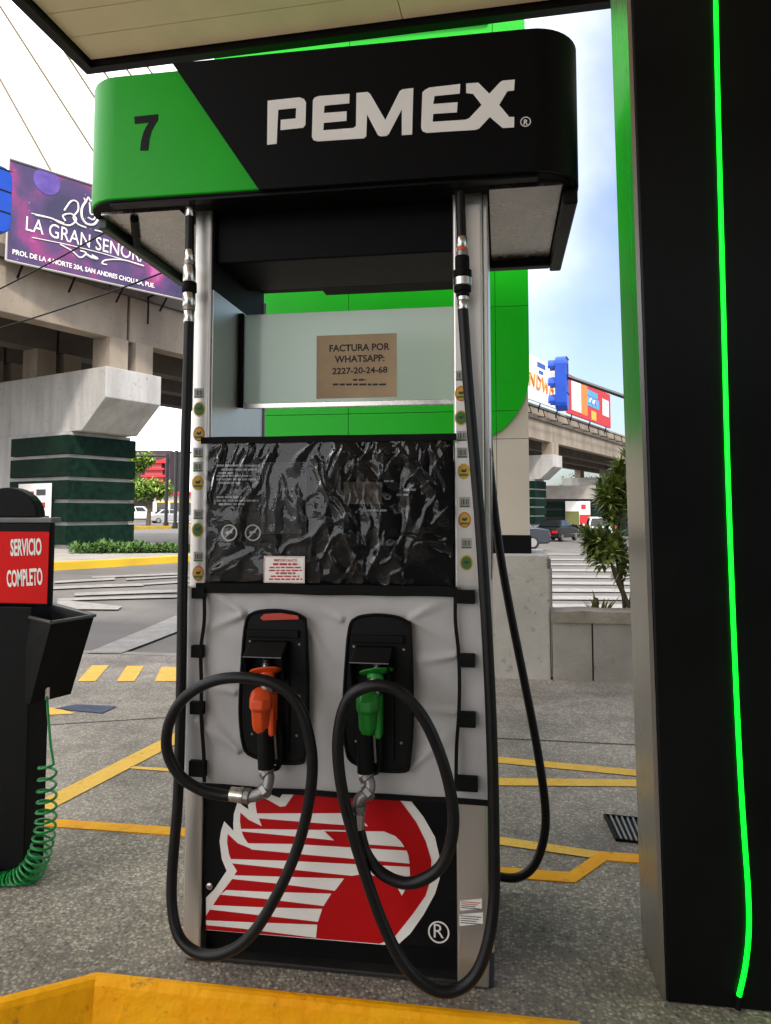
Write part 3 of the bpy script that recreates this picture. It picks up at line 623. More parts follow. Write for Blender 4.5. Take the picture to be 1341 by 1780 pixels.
for i, (x0_, x1_, hp) in enumerate(((475, 519, 3.6), (469, 525, 2.4), (468, 525, 2.4), (480, 514, 3), (471, 521, 2.4), (468, 526, 2.6))):
    print_words(x0_, x1_, 982.5 + i * 5.1, hp, -.0338, RI, stk, 40 + i)
MB().tube([(p.x + .002, -.0338, p.z - .002), (q.x - .002, -.0338, p.z - .002), (q.x - .002, -.0338, q.z + .002), (p.x + .002, -.0338, q.z + .002), (p.x + .002, -.0338, p.z - .002)], .0006, 4).build('sticker_border', RI, stk)
def strip(x0, x1, z0, z1, Y, name, material, n=30, wob=.0015, th=.003, par=None, sd=0):
    m = MB(); vs = []; fs = []; hor = abs(x1 - x0) > abs(z1 - z0)
    for i in range(n + 1):
        t = i / n; wv = wob * noise.noise(Vector((t * 5, sd, 0)))
        if hor: a, b = (x0 + (x1 - x0) * t, z0 + wv), (x0 + (x1 - x0) * t, z1 + wv)
        else: a, b = (x0 + wv, z0 + (z1 - z0) * t), (x1 + wv, z0 + (z1 - z0) * t)
        yy = Y + wob * noise.noise(Vector((t * 7, sd, 5)))
        vs += [(a[0], yy, a[1]), (b[0], yy, b[1]), (b[0], yy + th, b[1]), (a[0], yy + th, a[1])]
    for i in range(n):
        k = 4 * i
        for q_ in range(4): fs.append((k + q_, k + (q_ + 1) % 4, k + 4 + (q_ + 1) % 4, k + 4 + q_))
    fs += [(0, 1, 2, 3), (4 * n + 3, 4 * n + 2, 4 * n + 1, 4 * n)]
    m.add(vs, fs); return m.build(name, material, par or pcv)
strip(XL1 - .012, XR0 + .008, zW1 - .012, zW1 + .006, -.0245, 'top_binding', BLACKF, sd=1)
strip(XL1 - .012, XR0 + .008, zM - .010, zM + .016, -.0405, 'middle_binding', BLACKF, wob=.003, sd=2)
# fabric panel
gx0, gx1 = XL0 - .004, XR1 + .014
def fabric_y(x, z):
    h = .006 * noise.noise(Vector((x * 7, z * 3.2, 1))) + .005 * noise.noise(Vector((x * 9 + z * 14, z * 5 - x * 6, 4))) + .0012 * noise.noise(Vector((x * 30, z * 22, 2)))
    for cxp, czp, ang, L, am in FAB:
        dx, dz = x - cxp, z - czp; t = dx * math.cos(ang) + dz * math.sin(ang); s_ = -dx * math.sin(ang) + dz * math.cos(ang)
        if t > 0: h += am * math.exp(-(s_ / (.006 + .09 * t)) ** 2) * math.exp(-t / L)
    return -.027 - max(-.006, min(.015, h))
FAB = []
for px, py, an, L, am in ((433, 1065, 200, .10, .009), (433, 1065, 150, .08, .006), (712, 1072, -25, .10, .009), (712, 1075, 30, .08, .006), (425, 1300, 140, .12, .008), (714, 1330, 40, .12, .007), (600, 1075, 160, .06, .005), (534, 1075, -60, .1, .006), (352, 1245, -40, .12, .008), (797, 1135, 190, .1, .008), (797, 1235, 175, .1, .006), (420, 1200, 170, .07, .005), (718, 1250, -10, .07, .004)):
    a = Y_(px, py, 0); FAB.append((a.x, a.z, R(an), L, am * 1.7))
m = MB(); NU, NV = 150, 90; z1_, z0_ = zM + .002, zG0
for j in range(NV + 1):
    for i in range(NU + 1):
        u, v = i / NU, j / NV; x = gx0 + (gx1 - gx0) * u; z = z0_ + (z1_ - z0_) * v
        z += (1 - v) * .004 * math.sin(u * 9)
        y = fabric_y(x, z)
        rx = min(x - gx0, gx1 - x)
        if rx < .014: y += .030 * (1 - rx / .014) ** 2
        m.v.append(Vector((x, y, z)))
for j in range(NV):
    for i in range(NU): m.f.append([j * (NU + 1) + i, j * (NU + 1) + i + 1, (j + 1) * (NU + 1) + i + 1, (j + 1) * (NU + 1) + i]); m.m.append(0)
m.build('fabric_panel', GREYF, pcv, smooth='all')
MB().box(gx1 - .004, gx1 - .001, .0, .46, z0_ + .01, z1_).build('fabric_side', GREYF, pcv)
MB().box(gx0 + .0005, gx0 + .0015, .0, .46, z0_ + .01, z1_).build('fabric_side', GREYF, pcv)
MB().box(gx1 - .002, gx1 + .003, .03, .45, zM + .03, zW1 - .03).build('side_film', sheet('side_film', (.9, .92, .94), .1, .1, 1.2, .3, 18), pcv)
strip(gx0, gx1, z0_ - .010, z0_ + .004, -.034, 'bottom_binding', BLACKF, wob=.004, sd=3)
def seam(pxs, sd, Y=-.046):
    P = cr([Y_(x, y, Y) for x, y in pxs], 8); m = MB(); vs = []
    for p_ in P: vs += [(p_.x - .0045, p_.y, p_.z), (p_.x + .0045, p_.y, p_.z), (p_.x + .0045, p_.y + .004, p_.z), (p_.x - .0045, p_.y + .004, p_.z)]
    fs = []
    for i in range(len(P) - 1):
        for q_ in range(4): fs.append((4 * i + q_, 4 * i + (q_ + 1) % 4, 4 * i + 4 + (q_ + 1) % 4, 4 * i + 4 + q_))
    m.add(vs, fs + [(0, 1, 2, 3)]); m.build('side_binding', BLACKF, pcv)
seam(((355, 1030), (355, 1080), (349, 1130), (350, 1190), (350, 1250), (354, 1310), (355, 1360)), 1)
seam(((792, 1030), (792, 1080), (797, 1130), (799, 1180), (798, 1240), (794, 1300), (793, 1375)), 2)
for x0_, x1_, y0_, y1_ in ((333, 355, 1022, 1041), (332, 352, 1122, 1144), (330, 353, 1220, 1243), (328, 356, 1323, 1352), (792, 826, 1026, 1050), (797, 826, 1137, 1161), (797, 827, 1238, 1266), (793, 831, 1350, 1378)):
    a, b = Y_(x0_, y0_, -.048), Y_(x1_, y1_, -.048); MB().box(a.x, b.x, -.048, -.030, b.z, a.z).build('strap', BLACKF, pcv, .0015)

# ---- nozzle boots (parts of the dispenser)
def boot(cx0, cx1, cy0, cy1, ox, band):
    Yb = -.050
    sx = lambda t: cx0 + (cx1 - cx0) * t; sy = lambda t: cy0 + (cy1 - cy0) * t
    out = [(.13, .03), (.25, .005), (.5, -.005), (.78, .01), (.93, .045), (.97, .09), (1.0, .45), (1.0, .72), (.95, .95), (.90, 1.0), (.55, 1.0), (.38, .985), (.12, .94), (.04, .87), (.0, .72), (.0, .55), (.05, .2), (.09, .07)]
    o = MB().prism([Y_(sx(a), sy(b), Yb) for a, b in out], (0, .046, 0)).build('nozzle_boot', BLACKP, fd, .004, 3)
    # rim
    rimp = [Y_(sx(a), sy(b), Yb - .001) for a, b in out]; MB().tube(cr(rimp + [rimp[0]], 3), .0045, 6).build('boot_rim', BLACKM, o, smooth=True)
    # stepped hood over the spout
    hd = lambda a, b, Y: Y_(sx(a), sy(b), Y)
    m = MB(); p0, p1 = hd(.12, .12, Yb), hd(.88, .18, Yb); m.box(p0.x, p1.x, Yb - .010, Yb, p1.z, p0.z); m.build('boot_step', BLACKM, o, .003)
    a0, a1, b0, b1 = hd(.20, .19, Yb), hd(.80, .19, Yb), hd(.14, .255, Yb), hd(.70, .255, Yb)
    d = .055
    m = MB(); m.hexa([(b0.x, Yb - d, b0.z - .008), (b1.x, Yb - d, b0.z - .008), (b1.x, Yb, b0.z - .008), (b0.x, Yb, b0.z - .008)],
                     [(a0.x, Yb - d * .45, a0.z), (a1.x - .012, Yb - d * .45, a0.z), (a1.x - .012, Yb, a0.z), (a0.x, Yb, a0.z)]); m.build('spout_hood', BLACKP, o, .002)
    c0_ = hd(.18, .44, Yb)
    for xx in (b0.x, b1.x - .004):
        m = MB(); m.prism([(xx, Yb - d, b0.z - .009), (xx, Yb, b0.z - .009), (xx, Yb, c0_.z), (xx, Yb - d * .5, c0_.z)], (.004, 0, 0)); m.build('hood_cheek', BLACKP, o)
    MB().tube([(b0.x, Yb - d - .0006, b0.z - .008), (b1.x, Yb - d - .0006, b0.z - .008)], .0012, 6).build('hood_edge', mat('worn_edge', (.16, .16, .16), .4), o)
    for a, b in ((.15, .20), (.88, .22), (.88, .56), (.18, .81), (.84, .82)):
        MB().lathe(hd(a, b, Yb), (0, -1, 0), [(0, .0035), (.002, .0035), (.003, .002)], 8).build('screw', ZINC, o)
    MB().box(hd(.72, .5, Yb).x, hd(.74, .5, Yb).x, Yb - .008, Yb, hd(.5, .93, Yb).z, hd(.5, .40, Yb).z).build('boot_rib', BLACKM, o, .001)
    if band:
        pts = [hd(a, b, Yb - .004) for a, b in ((.30, .045), (.36, .02), (.6, .012), (.86, .03), (.88, .055), (.34, .062))]
        MB().prism(pts, (0, -.004, 0)).build('grade_band', mat('band_red', (.45, .03, .015), .4), o, .001)
    return o
boot(418, 535, 1062, 1326, 0, True)
boot(598, 717, 1070, 1340, 0, False)

# ================================================================== NOZZLES AND HOSES
def nozzle(pin, cg, body_px, grip_px, spout_px, material, label):
    """body_px: centre x, top, bottom; spout goes up into the boot"""
    bx, by0, by1 = body_px; gx, gy0, gy1 = grip_px
    e = empty('fuel_nozzle', Y_(gx, gy1, -.10), label, 'fuel nozzle', 'nozzles resting in the boots')
    # faceted body: sections from top to bottom (px y, half width px, Y centre, half depth)
    secs = []
    for t, hw, yc, hd in ((0, .012, -.105, .010), (.05, .022, -.112, .022), (.22, .0265, -.118, .032), (.42, .0265, -.116, .034), (.50, .022, -.108, .027), (.80, .021, -.100, .026), (.93, .018, -.096, .022), (1.0, .012, -.094, .014)):
        y = by0 + (by1 - by0) * t; c = Y_(bx, y, yc); secs.append((c, hw, hd))
    m = MB(); vs = []
    for c, hw, hd in secs:
        for a in ((-.55, -1), (.45, -1), (1, -.45), (1, .6), (.6, 1), (-.6, 1), (-1, .6), (-1, -.45)):
            vs.append((c.x + a[0] * hw, c.y + a[1] * hd, c.z))
    nS = len(secs); fs = [list(range(8))[::-1], [(nS - 1) * 8 + k for k in range(8)]]
    for i in range(nS - 1):
        for k in range(8): fs.append((i * 8 + k, i * 8 + (k + 1) % 8, (i + 1) * 8 + (k + 1) % 8, (i + 1) * 8 + k))
    m.add(vs, fs); m.build('scuff_cover', material, e, .003, 2, smooth=True)
    # side cheek, lower valve case in the same colour
    c = Y_(bx + 21, (by0 + by1) / 2 + 4, -.088); 
    m = MB(); m.box(c.x - .010, c.x + .006, -.11, -.07, c.z - .055, c.z + .050); m.build('valve_case', material, e, .006, 2)
    # spout, collar and splash guard
    s0 = Y_(bx + 10, by0 + 2, -.098); s1 = Y_(spout_px[0], spout_px[1], -.075); s2 = Y_(spout_px[2], spout_px[3], -.048)
    d = (s1 - s0)
    MB().tube([s0 - d * .3, s0 + d * .55], .0155, 12).build('spout_collar', ZINC, e, smooth=True)
    MB().lathe(s0 + d * .5, d, [(0, .020), (.006, .022), (.012, .020)], 16).build('collar_ring', material, e, smooth=True)
    g0 = s0 + d * .86; t = d.normalized()
    m = MB(); vs = []; seg = 22
    sidev = Vector((1, 0, 0)); fr = t.cross(sidev).normalized()
    for kk, (rr_, hh) in enumerate(((.0125, -.008), (.037, .0), (.0385, .003), (.0125, -.003))):
        for k in range(seg):
            a = 2 * math.pi * k / seg; vs.append(g0 + sidev * math.cos(a) * rr_ * 1.12 + fr * math.sin(a) * rr_ * .8 + t * (hh + .006 * math.cos(a) * (rr_ > .02)))
    fs = [(i * seg + k, i * seg + (k + 1) % seg, (i + 1) * seg + (k + 1) % seg, (i + 1) * seg + k) for i in range(3) for k in range(seg)]
    fs += [(3 * seg + k, 3 * seg + (k + 1) % seg, (k + 1) % seg, k) for k in range(seg)]
    m.add(vs, fs); m.build('splash_guard', material, e, smooth=True)
    P = cr([g0, s1, s1.lerp(s2, .5) + Vector((0, -.004, 0)), s2], 5)
    MB().tube(P, .0095, 10).build('spout', NICKEL, e, smooth=True)
    for k in range(4):
        q = P[5 + 2 * k]; tt = (P[6 + 2 * k] - q).normalized(); MB().lathe(q, tt, [(0, .0105), (.0035, .0105)], 12).build('spout_spring', ZINC, e)
    # grip
    h0 = Y_(gx - 2, gy0 - 8, -.096); h1 = Y_(gx, gy1, -.10)
    m = MB(); m.tube([h0, h0.lerp(h1, .3), h0.lerp(h1, .75), h1], .02, 14, radii=[.0175, .0195, .021, .0205]); m.build('grip', BLACKM, e, smooth=True)
    # lever and its guard on the boot side
    l0 = h0 + Vector((.030, .018, -.005)); l1 = h1 + Vector((.027, .018, .002))
    MB().tube(cr([l0 + Vector((-.012, 0, .02)), l0, l0.lerp(l1, .5) + Vector((.006, 0, 0)), l1, h1 + Vector((.012, .005, -.002))], 5), .007, 8).build('lever_guard', BLACKM, e, smooth=True)
    MB().tube([h0 + Vector((.02, .01, -.005)), h0.lerp(h1, .8) + Vector((.022, .014, 0))], .005, 6).build('lever', ZINC, e)
    MB().lathe(h1, h1 - h0, [(-.001, .0165), (.006, .0165)], 16).build('swivel_washer', WHITEL, e)
    return h1, (h1 - h0).normalized()
e1, d1 = nozzle(None, None, (455, 1196, 1273), (463, 1272, 1336), (462, 1162, 466, 1135), ORANGE, 'orange fuel nozzle resting in the boot with the red band')
e2, d2 = nozzle(None, None, (640, 1199, 1277), (636, 1276, 1343), (655, 1163, 660, 1132), NGREEN, 'green fuel nozzle resting in the boot beside the orange one')

def swivel(root, p, d, pts):
    """elbow fitting following pts with hex collars"""
    P = [p + d * .006] + pts
    C = cr(P, 5)
    MB().tube(C, .0145, 12).build('swivel_elbow', ZINC, root, smooth=True)
    for i in (1, len(C) // 2, len(C) - 3):
        t = (C[i + 1] - C[i]).normalized(); MB().lathe(C[i], t, [(-.008, .0165), (-.006, .0195), (.006, .0195), (.008, .0165)], 6 if i == len(C) // 2 else 14).build('swivel_nut', ZINC, root)
    return C[-1], (C[-1] - C[-2]).normalized()
HR = .0138
# -- hose with the orange nozzle
h1 = empty('fuel_hose', Y_(330, 345, -.055), 'black rubber fuel hose looping beside the left post to the orange nozzle', 'hose', 'hoses on the dispenser front')
q, qd = swivel(h1, e1, d1, [Y_(468, 1352, -.105), Y_(461, 1374, -.11), Y_(440, 1384, -.115), Y_(424, 1383, -.115)])
MB().tube([q, q + qd * .034], .0175, 16).build('ferrule', NICKEL, h1, smooth=True)
MB().tube([q + qd * .004, q + qd * .010], .0192, 16).build('ferrule_band', NICKEL, h1, smooth=True)
hang = [(331, 345, -.05), (330, 420, -.05), (329, 560, -.055), (325, 700, -.056), (321, 850, -.057), (318, 1000, -.058), (316, 1150, -.06), (313, 1290, -.066), (309, 1400, -.07), (300, 1510, -.075), (300, 1580, -.085), (314, 1632, -.10), (350, 1659, -.115), (395, 1655, -.125), (440, 1622, -.13), (487, 1545, -.135), (522, 1460, -.14), (541, 1370, -.15), (541, 1300, -.158), (520, 1228, -.165), (480, 1190, -.17), (425, 1178, -.172), (370, 1184, -.17), (322, 1212, -.165), (295, 1255, -.155), (291, 1305, -.145), (313, 1348, -.135), (350, 1373, -.125), (385, 1382, -.118), (408, 1383, -.116)]
P = [Y_(x, y, Y) for x, y, Y in hang]
MB().tube(cr(P[2:] + [q + qd * .03], 7), HR, 14).build('rubber_hose', RUBBER, h1, smooth=True)
MB().tube([P[0], Y_(330, 440, -.05)], .0125, 14).build('whip_hose', RUBBER, h1, smooth=True)
def stack(root, x, items, Y):
    for ya, yb, r_, m_, nm in items:
        a, b = Y_(x(ya), ya, Y), Y_(x(yb), yb, Y)
        L = (b - a).length; MB().lathe(a, b - a, [(0, r_ * .92), (L * .08, r_), (L * .92, r_), (L, r_ * .92)], 18).build(nm, m_, root, smooth=True)
stack(h1, lambda y: 331 - (y - 345) * .01, [(352, 377, .0135, NICKEL, 'ferrule'), (347, 352, .0155, ZINC, 'coupling_nut'), (435, 455, .0140, NICKEL, 'ferrule'), (454, 462, .0165, ZINC, 'coupling_nut'), (462, 491, .0175, NICKEL, 'breakaway_body'), (491, 509, .0205, BLACKM, 'breakaway_collar'), (509, 533, .0175, NICKEL, 'breakaway_body'), (533, 540, .0165, ZINC, 'coupling_nut'), (540, 562, .0145, NICKEL, 'ferrule')], -.052)
# -- hose with the green nozzle
h2 = empty('fuel_hose', Y_(803, 335, -.055), 'black rubber fuel hose looping from the right post to the green nozzle', 'hose', 'hoses on the dispenser front')
q, qd = swivel(h2, e2, d2, [Y_(643, 1362, -.105), Y_(640, 1378, -.112), Y_(625, 1390, -.118), Y_(623, 1414, -.12)])
MB().tube([q, q + qd * .034], .0175, 16).build('ferrule', NICKEL, h2, smooth=True)
hang = [(805, 538, -.06), (812, 640, -.06), (822, 760, -.062), (834, 900, -.065), (844, 1050, -.068), (852, 1200, -.07), (857, 1340, -.075), (859, 1460, -.08), (859, 1560, -.085), (848, 1640, -.10), (826, 1695, -.11), (790, 1722, -.12), (750, 1718, -.128), (705, 1680, -.135), (668, 1610, -.14), (632, 1510, -.145), (603, 1410, -.152), (589, 1330, -.16), (590, 1265, -.165), (608, 1212, -.17), (648, 1192, -.172), (690, 1200, -.17), (733, 1243, -.165), (765, 1310, -.155), (785, 1385, -.145), (787, 1450, -.138), (765, 1508, -.132), (715, 1535, -.128), (668, 1521, -.124), (638, 1486, -.121), (626, 1448, -.12)]
P = [Y_(x, y, Y) for x, y, Y in hang]
MB().tube(cr(P + [q + qd * .03], 7), HR + .0004, 14).build('rubber_hose', RUBBER, h2, smooth=True)
MB().tube([Y_(800, 335, -.05), Y_(803, 425, -.055)], .0128, 14).build('whip_hose', RUBBER, h2, smooth=True)
stack(h2, lambda y: 803 + (y - 410) * .018, [(412, 431, .0145, NICKEL, 'ferrule'), (431, 437, .0135, ORANGE, 'seal_ring'), (437, 446, .0150, ZINC, 'coupling_nut'), (446, 470, .019, BLACKM, 'breakaway_collar'), (470, 483, .0240, BLACKM, 'breakaway_collar'), (483, 498, .0235, NICKEL, 'breakaway_body'), (498, 508, .0225, BLACKM, 'breakaway_collar'), (508, 516, .0175, BLACKM, 'breakaway_collar'), (516, 523, .0155, NICKEL, 'coupling_nut'), (523, 541, .0140, NICKEL, 'ferrule')], -.058)
# -- third hose of the far side
h3 = empty('fuel_hose', Y_(849, 740, .50), 'black rubber fuel hose hanging in a long loop from the rear of the right post', 'hose')
hang = [(835, 480, .50), (842, 600, .50), (848, 740, .50), (854, 830, .50), (868, 950, .50), (887, 1060, .50), (912, 1185, .50), (934, 1300, .50), (948, 1400, .50), (946, 1455, .50), (930, 1502, .50), (903, 1524, .50), (870, 1524, .50), (835, 1510, .50), (800, 1480, .515), (770, 1440, .53), (740, 1380, .54)]
MB().tube(cr([Y_(*t) for t in hang], 7), HR, 14).build('rubber_hose', RUBBER, h3, smooth=True)

# ================================================================== SERVICE STAND
ss = empty('service_stand', D_(30, 1530, 2.5), 'black service stand with red SERVICIO COMPLETO sign and tilted waste bin', 'service stand')
ss.location.z = ZI; OFF[ss] = Vector(ss.location)
STB = mat('stand_black', (0.0035, 0.0035, 0.0035), .55, 0, .3, 10, .05, 80, spec=.12)
pr = Z_(56, 1532, ZI)
MB().box(pr.x - .42, pr.x - .045, pr.y + .02, pr.y + .13, ZI - .001, 1.02).build('pedestal', STB, ss, .004)
a, b = D_(0, 908, 2.52), D_(88, 1053, 2.52)
fy = a.y
def SP(x, y, Y=None): return Y_(x, y, fy if Y is None else Y)
xr = SP(88, 980).x; zt_, zb2 = SP(60, 909).z, SP(60, 1054).z
MB().box(pr.x - .44, xr, fy, fy + .025, zb2, zt_).build('sign_box', STB, ss, .006)
MB().box(pr.x - .44, xr + .004, fy - .004, fy + .05, zt_, zt_ + .018).build('sign_box_cap', mat('cap_grey', (.10, .10, .10), .4, 0, .2, 10), ss, .004)
r0, r1 = SP(8, 924), SP(83, 1049)
xl = pr.x - .30
rp_ = MB().box(xl, r1.x, fy - .004, fy - .0006, r1.z, r0.z).build('red_sign', mat('sign_red', (.62, .008, .006), .5, 0, .05, 5, spec=.12), ss)
text('SERVICIO', SP(19, 967, fy - .004), SP(73, 965, fy - .004), .058, WHITEL, rp_, thick=.03)
text('COMPLETO', SP(13, 1021, fy - .004), SP(75, 1017, fy - .004), .058, WHITEL, rp_, thick=.03)
c = SP(0, 909); m = MB(); pts = []
rad = SP(55, 909).x - c.x
for k in range(17):
    t = math.pi * k / 16; pts.append((c.x + rad * math.cos(t), fy + .03, zt_ + .018 + rad * .88 * math.sin(t)))
MB().prism(pts, (0, .05, 0)).build('towel_dome', STB, ss, .004, 2)
# bin: rim and tapered body
zr = 0.985
rim = [D_(90, 1082, 2.35), D_(165, 1070, 2.505), D_(85, 1048, 2.85), D_(0, 1060, 2.65)]
zr = sum(p.z for p in rim) / 4
for p in rim: p.z = zr
bot = [D_(52, 1229, 2.42), D_(124, 1203, 2.56), D_(60, 1180, 2.78), D_(-20, 1195, 2.63)]
zb3 = (bot[0].z + bot[1].z) / 2
for p in bot: p.z = zb3
ce = sum(rim, Vector()) / 4; inn = [p.lerp(ce, .09) for p in rim]; cb_ = sum(bot, Vector()) / 4; inb = [p.lerp(cb_, .10) + Vector((0, 0, .01)) for p in bot]
vs = bot + rim + inn + inb; fs = [(3, 2, 1, 0)]
for k in range(4):
    k2 = (k + 1) % 4; fs += [(k, k2, 4 + k2, 4 + k), (4 + k, 4 + k2, 8 + k2, 8 + k), (8 + k, 8 + k2, 12 + k2, 12 + k)]
fs.append((12, 13, 14, 15))
MB().add(vs, fs).build('waste_bin', STB, ss, .003)
MB().tube(rim + [rim[0]], .006, 8).build('bin_rim', mat('rim_grey', (.05, .05, .05), .35), ss, smooth=True)
# coiled air hose
ah = empty('coiled_air_hose', D_(85, 1220, 2.45), 'green coiled air hose hanging beside the service stand pedestal', 'hose')
GH = mat('hose_green', (.004, .20, .035), .3, 0, .1, 20)
line = [D_(82, 1205, 2.46), D_(84, 1240, 2.43), D_(88, 1290, 2.40), D_(92, 1318, 2.38)]
cen = [(83, 1326, 15), (82, 1370, 16), (81, 1410, 17), (78, 1445, 18), (71, 1478, 19), (58, 1508, 21), (40, 1529, 23), (20, 1541, 25), (-2, 1545, 27), (-30, 1543, 27), (-60, 1535, 26), (-90, 1515, 25)]
C = cr([D_(x, y, 2.38) for x, y, r_ in cen], 40); nC = len(C)
rad_ = [cen[min(len(cen) - 1, int(i / 40))][2] * 2.38 / F for i in range(nC)]
# arc-length: turns closer together on the lying part
pts = []; ph = 0
for i, p in enumerate(C):
    t = (C[min(i + 1, nC - 1)] - C[max(i - 1, 0)]).normalized(); s_ = t.cross(Vector((0, 1, 0)))
    if s_.length < .1: s_ = Vector((1, 0, 0))
    s_.normalize(); f_ = t.cross(s_).normalized()
    step = (C[min(i + 1, nC - 1)] - p).length; pitch = .040 - .024 * min(1, i / (nC * .55))
    ph += 2 * math.pi * step / pitch
    pts.append((p, s_, f_, rad_[i], ph))
fine = []
for i in range(len(pts) - 1):
    p, s_, f_, r_, a0 = pts[i]; p2, s2_, f2_, r2_, a1 = pts[i + 1]; nn = max(1, int((a1 - a0) / .45))
    for k in range(nn):
        t = k / nn; a = a0 + (a1 - a0) * t; fine.append(p.lerp(p2, t) + (s_ * math.cos(a) + f_ * math.sin(a) * .9) * r_)
for p in fine:
    if p.z < ZI + .006: p.z = ZI + .006
MB().tube(cr(line, 6) + fine, .0042, 7).build('hose_coil', GH, ah, smooth=True)
e_ = fine[-1]; MB().tube(cr([e_, e_ + Vector((-.05, .05, .05)), Vector((pr.x - .25, pr.y - .004, .45))], 6), .0042, 7).build('hose_tail', GH, ah, smooth=True)
MB().tube([line[0] + Vector((0, 0, .02)), line[0] - Vector((0, 0, .02))], .009, 10).build('hose_fitting', NICKEL, ah)

# ================================================================== TOTEM SIGN, PLINTH, PLANTER
TY = 4.30
pR, pLft = Y_(919, 700, TY), Y_(375, 90, TY)
tx0, tx1 = pLft.x, pR.x; TZ1 = 7.2
tt = empty('price_totem', ((tx0 + tx1) / 2, TY + .3, 1.0), 'big green station totem with cream lower body and rounded green corner behind the dispenser', 'totem sign')
zpl = Y_(900, 962, TY).z; zbk = Y_(900, 931, TY).z
MB().box(tx0 + .05, tx1 - .012, TY + .035, TY + .62, zpl, TZ1 - .03).build('core', mat('core_dark', (.03, .03, .03), .7), tt)
MB().box(tx0 + .02, tx1 + .01, TY + .012, TY + .64, zpl, zbk).build('black_base', BLACKP, tt, .003)
xsm = Y_(864, 820, TY).x; gap = .004
zc1 = Y_(890, 762, TY).z
zgb = Y_(780, 776, TY).z
xcols = [tx0, tx0 + (xsm - tx0) * .5, xsm, tx1]
for i in range(3):
    for za_, zb_2 in ((zbk + .003, zc1), (zc1, zgb + .9)):
        MB().box(xcols[i] + gap / 2, xcols[i + 1] - gap / 2, TY + .014, TY + .034, za_, zb_2 - gap).build('cream_panel', CREAM, tt, .002)
MB().box(tx1 - .011, tx1 - .001, TY + .036, TY + .61, zbk + .003, TZ1 - .05).build('cream_side_panel', CREAM, tt)
# green panels with the big rounded lower right corner
zr0 = Y_(700, 718, TY).z; rowh = Y_(700, 541, TY).z - zr0
rows = [zgb, zr0]
while rows[-1] < TZ1: rows.append(rows[-1] + rowh)
RC = .62; ccx, ccz = tx1 + .012 - RC, zgb + RC
def clip_corner(poly):
    bm = bmesh.new(); vs = [bm.verts.new((x, 0, z)) for x, z in poly]; bm.faces.new(vs)
    for k in range(12):
        a = R(-90 + 90 * (k + .5) / 12); nrm = Vector((math.cos(a), 0, math.sin(a)))
        bmesh.ops.bisect_plane(bm, geom=bm.verts[:] + bm.edges[:] + bm.faces[:], plane_co=Vector((ccx, 0, ccz)) + nrm * RC, plane_no=nrm, clear_outer=True)
    out = [[(v.co.x, v.co.z) for v in f.verts] for f in bm.faces]; bm.free(); return out[0] if out else None
gcols = [tx0 - .01, tx0 + (xsm - tx0) * .5, xsm, tx1 + .012]
zd0, zd1 = Y_(700, 52, TY).z, Y_(700, -40, TY).z
for j in range(len(rows) - 1):
    for i in range(3):
        x0_, x1_ = gcols[i] + gap / 2, gcols[i + 1] - gap / 2; z0_2, z1_2 = rows[j] + gap / 2, rows[j + 1] - gap / 2
        po = [(x0_, z0_2), (x1_, z0_2), (x1_, z1_2), (x0_, z1_2)]
        if z0_2 < ccz: po = clip_corner(po)
        if po: MB().prism([(x, TY - .012, z) for x, z in po], (0, .024, 0)).build('green_panel', GREEN, tt, .002)
MB().box(tx1 + .001, tx1 + .0118, TY + .0122, TY + .62, ccz, TZ1).build('green_side_panel', GREEN, tt)
# price display high on the totem
a, b = Y_(545, 60, TY - .03), Y_(850, 60, TY - .03)
zd0 = Y_(700, 53, TY - .03).z
dp = MB().box(a.x, b.x, TY - .045, TY - .0125, zd0, zd0 + .55).build('price_display', mat('display_grey', (.28, .27, .25), .5, 0, .1, 4), tt, .004)
MB().box(a.x, b.x - .1, TY - .05, TY - .0455, zd0 + .07, zd0 + .36).build('display_face', WHITEL, dp)
MB().box(a.x - .30, a.x, TY - .035, TY - .0125, zd0 - .005, zd0 + .12).build('grade_plate', CREAM, dp)
text('87', Y_(617, 62, TY - .036), Y_(640, 59, TY - .036), .10, INK, dp)
# plinth
p0, p1 = G_(862, 1172), G_(957, 1178)
zt3 = Y_(940, 966, 4.2).z
plx = empty('concrete_plinth', ((p0.x + p1.x) / 2, 4.3, 0), 'pale worn concrete plinth block under the totem', 'plinth')
PLC = mat('plinth_concrete', (.40, .38, .33), .85, 0, 0, 2.5, .4, 40, col2=(.50, .475, .42), dirt=.65)
MB().box(-1.7, p1.x, 4.17, 5.1, -.02, zpl - .002).build('plinth_block', PLC, plx, .012, 2)
MB().box(p1.x - .02, p1.x + .012, 4.10 + .05, 4.2, zt3 - .10, zt3 - .02).build('corner_bracket', ZINC, plx, .003)
MB().tube([(p1.x + .012, 4.19, .02), (p1.x + .012, 4.19, zt3 - .1)], .010, 8).build('conduit', ZINC, plx)
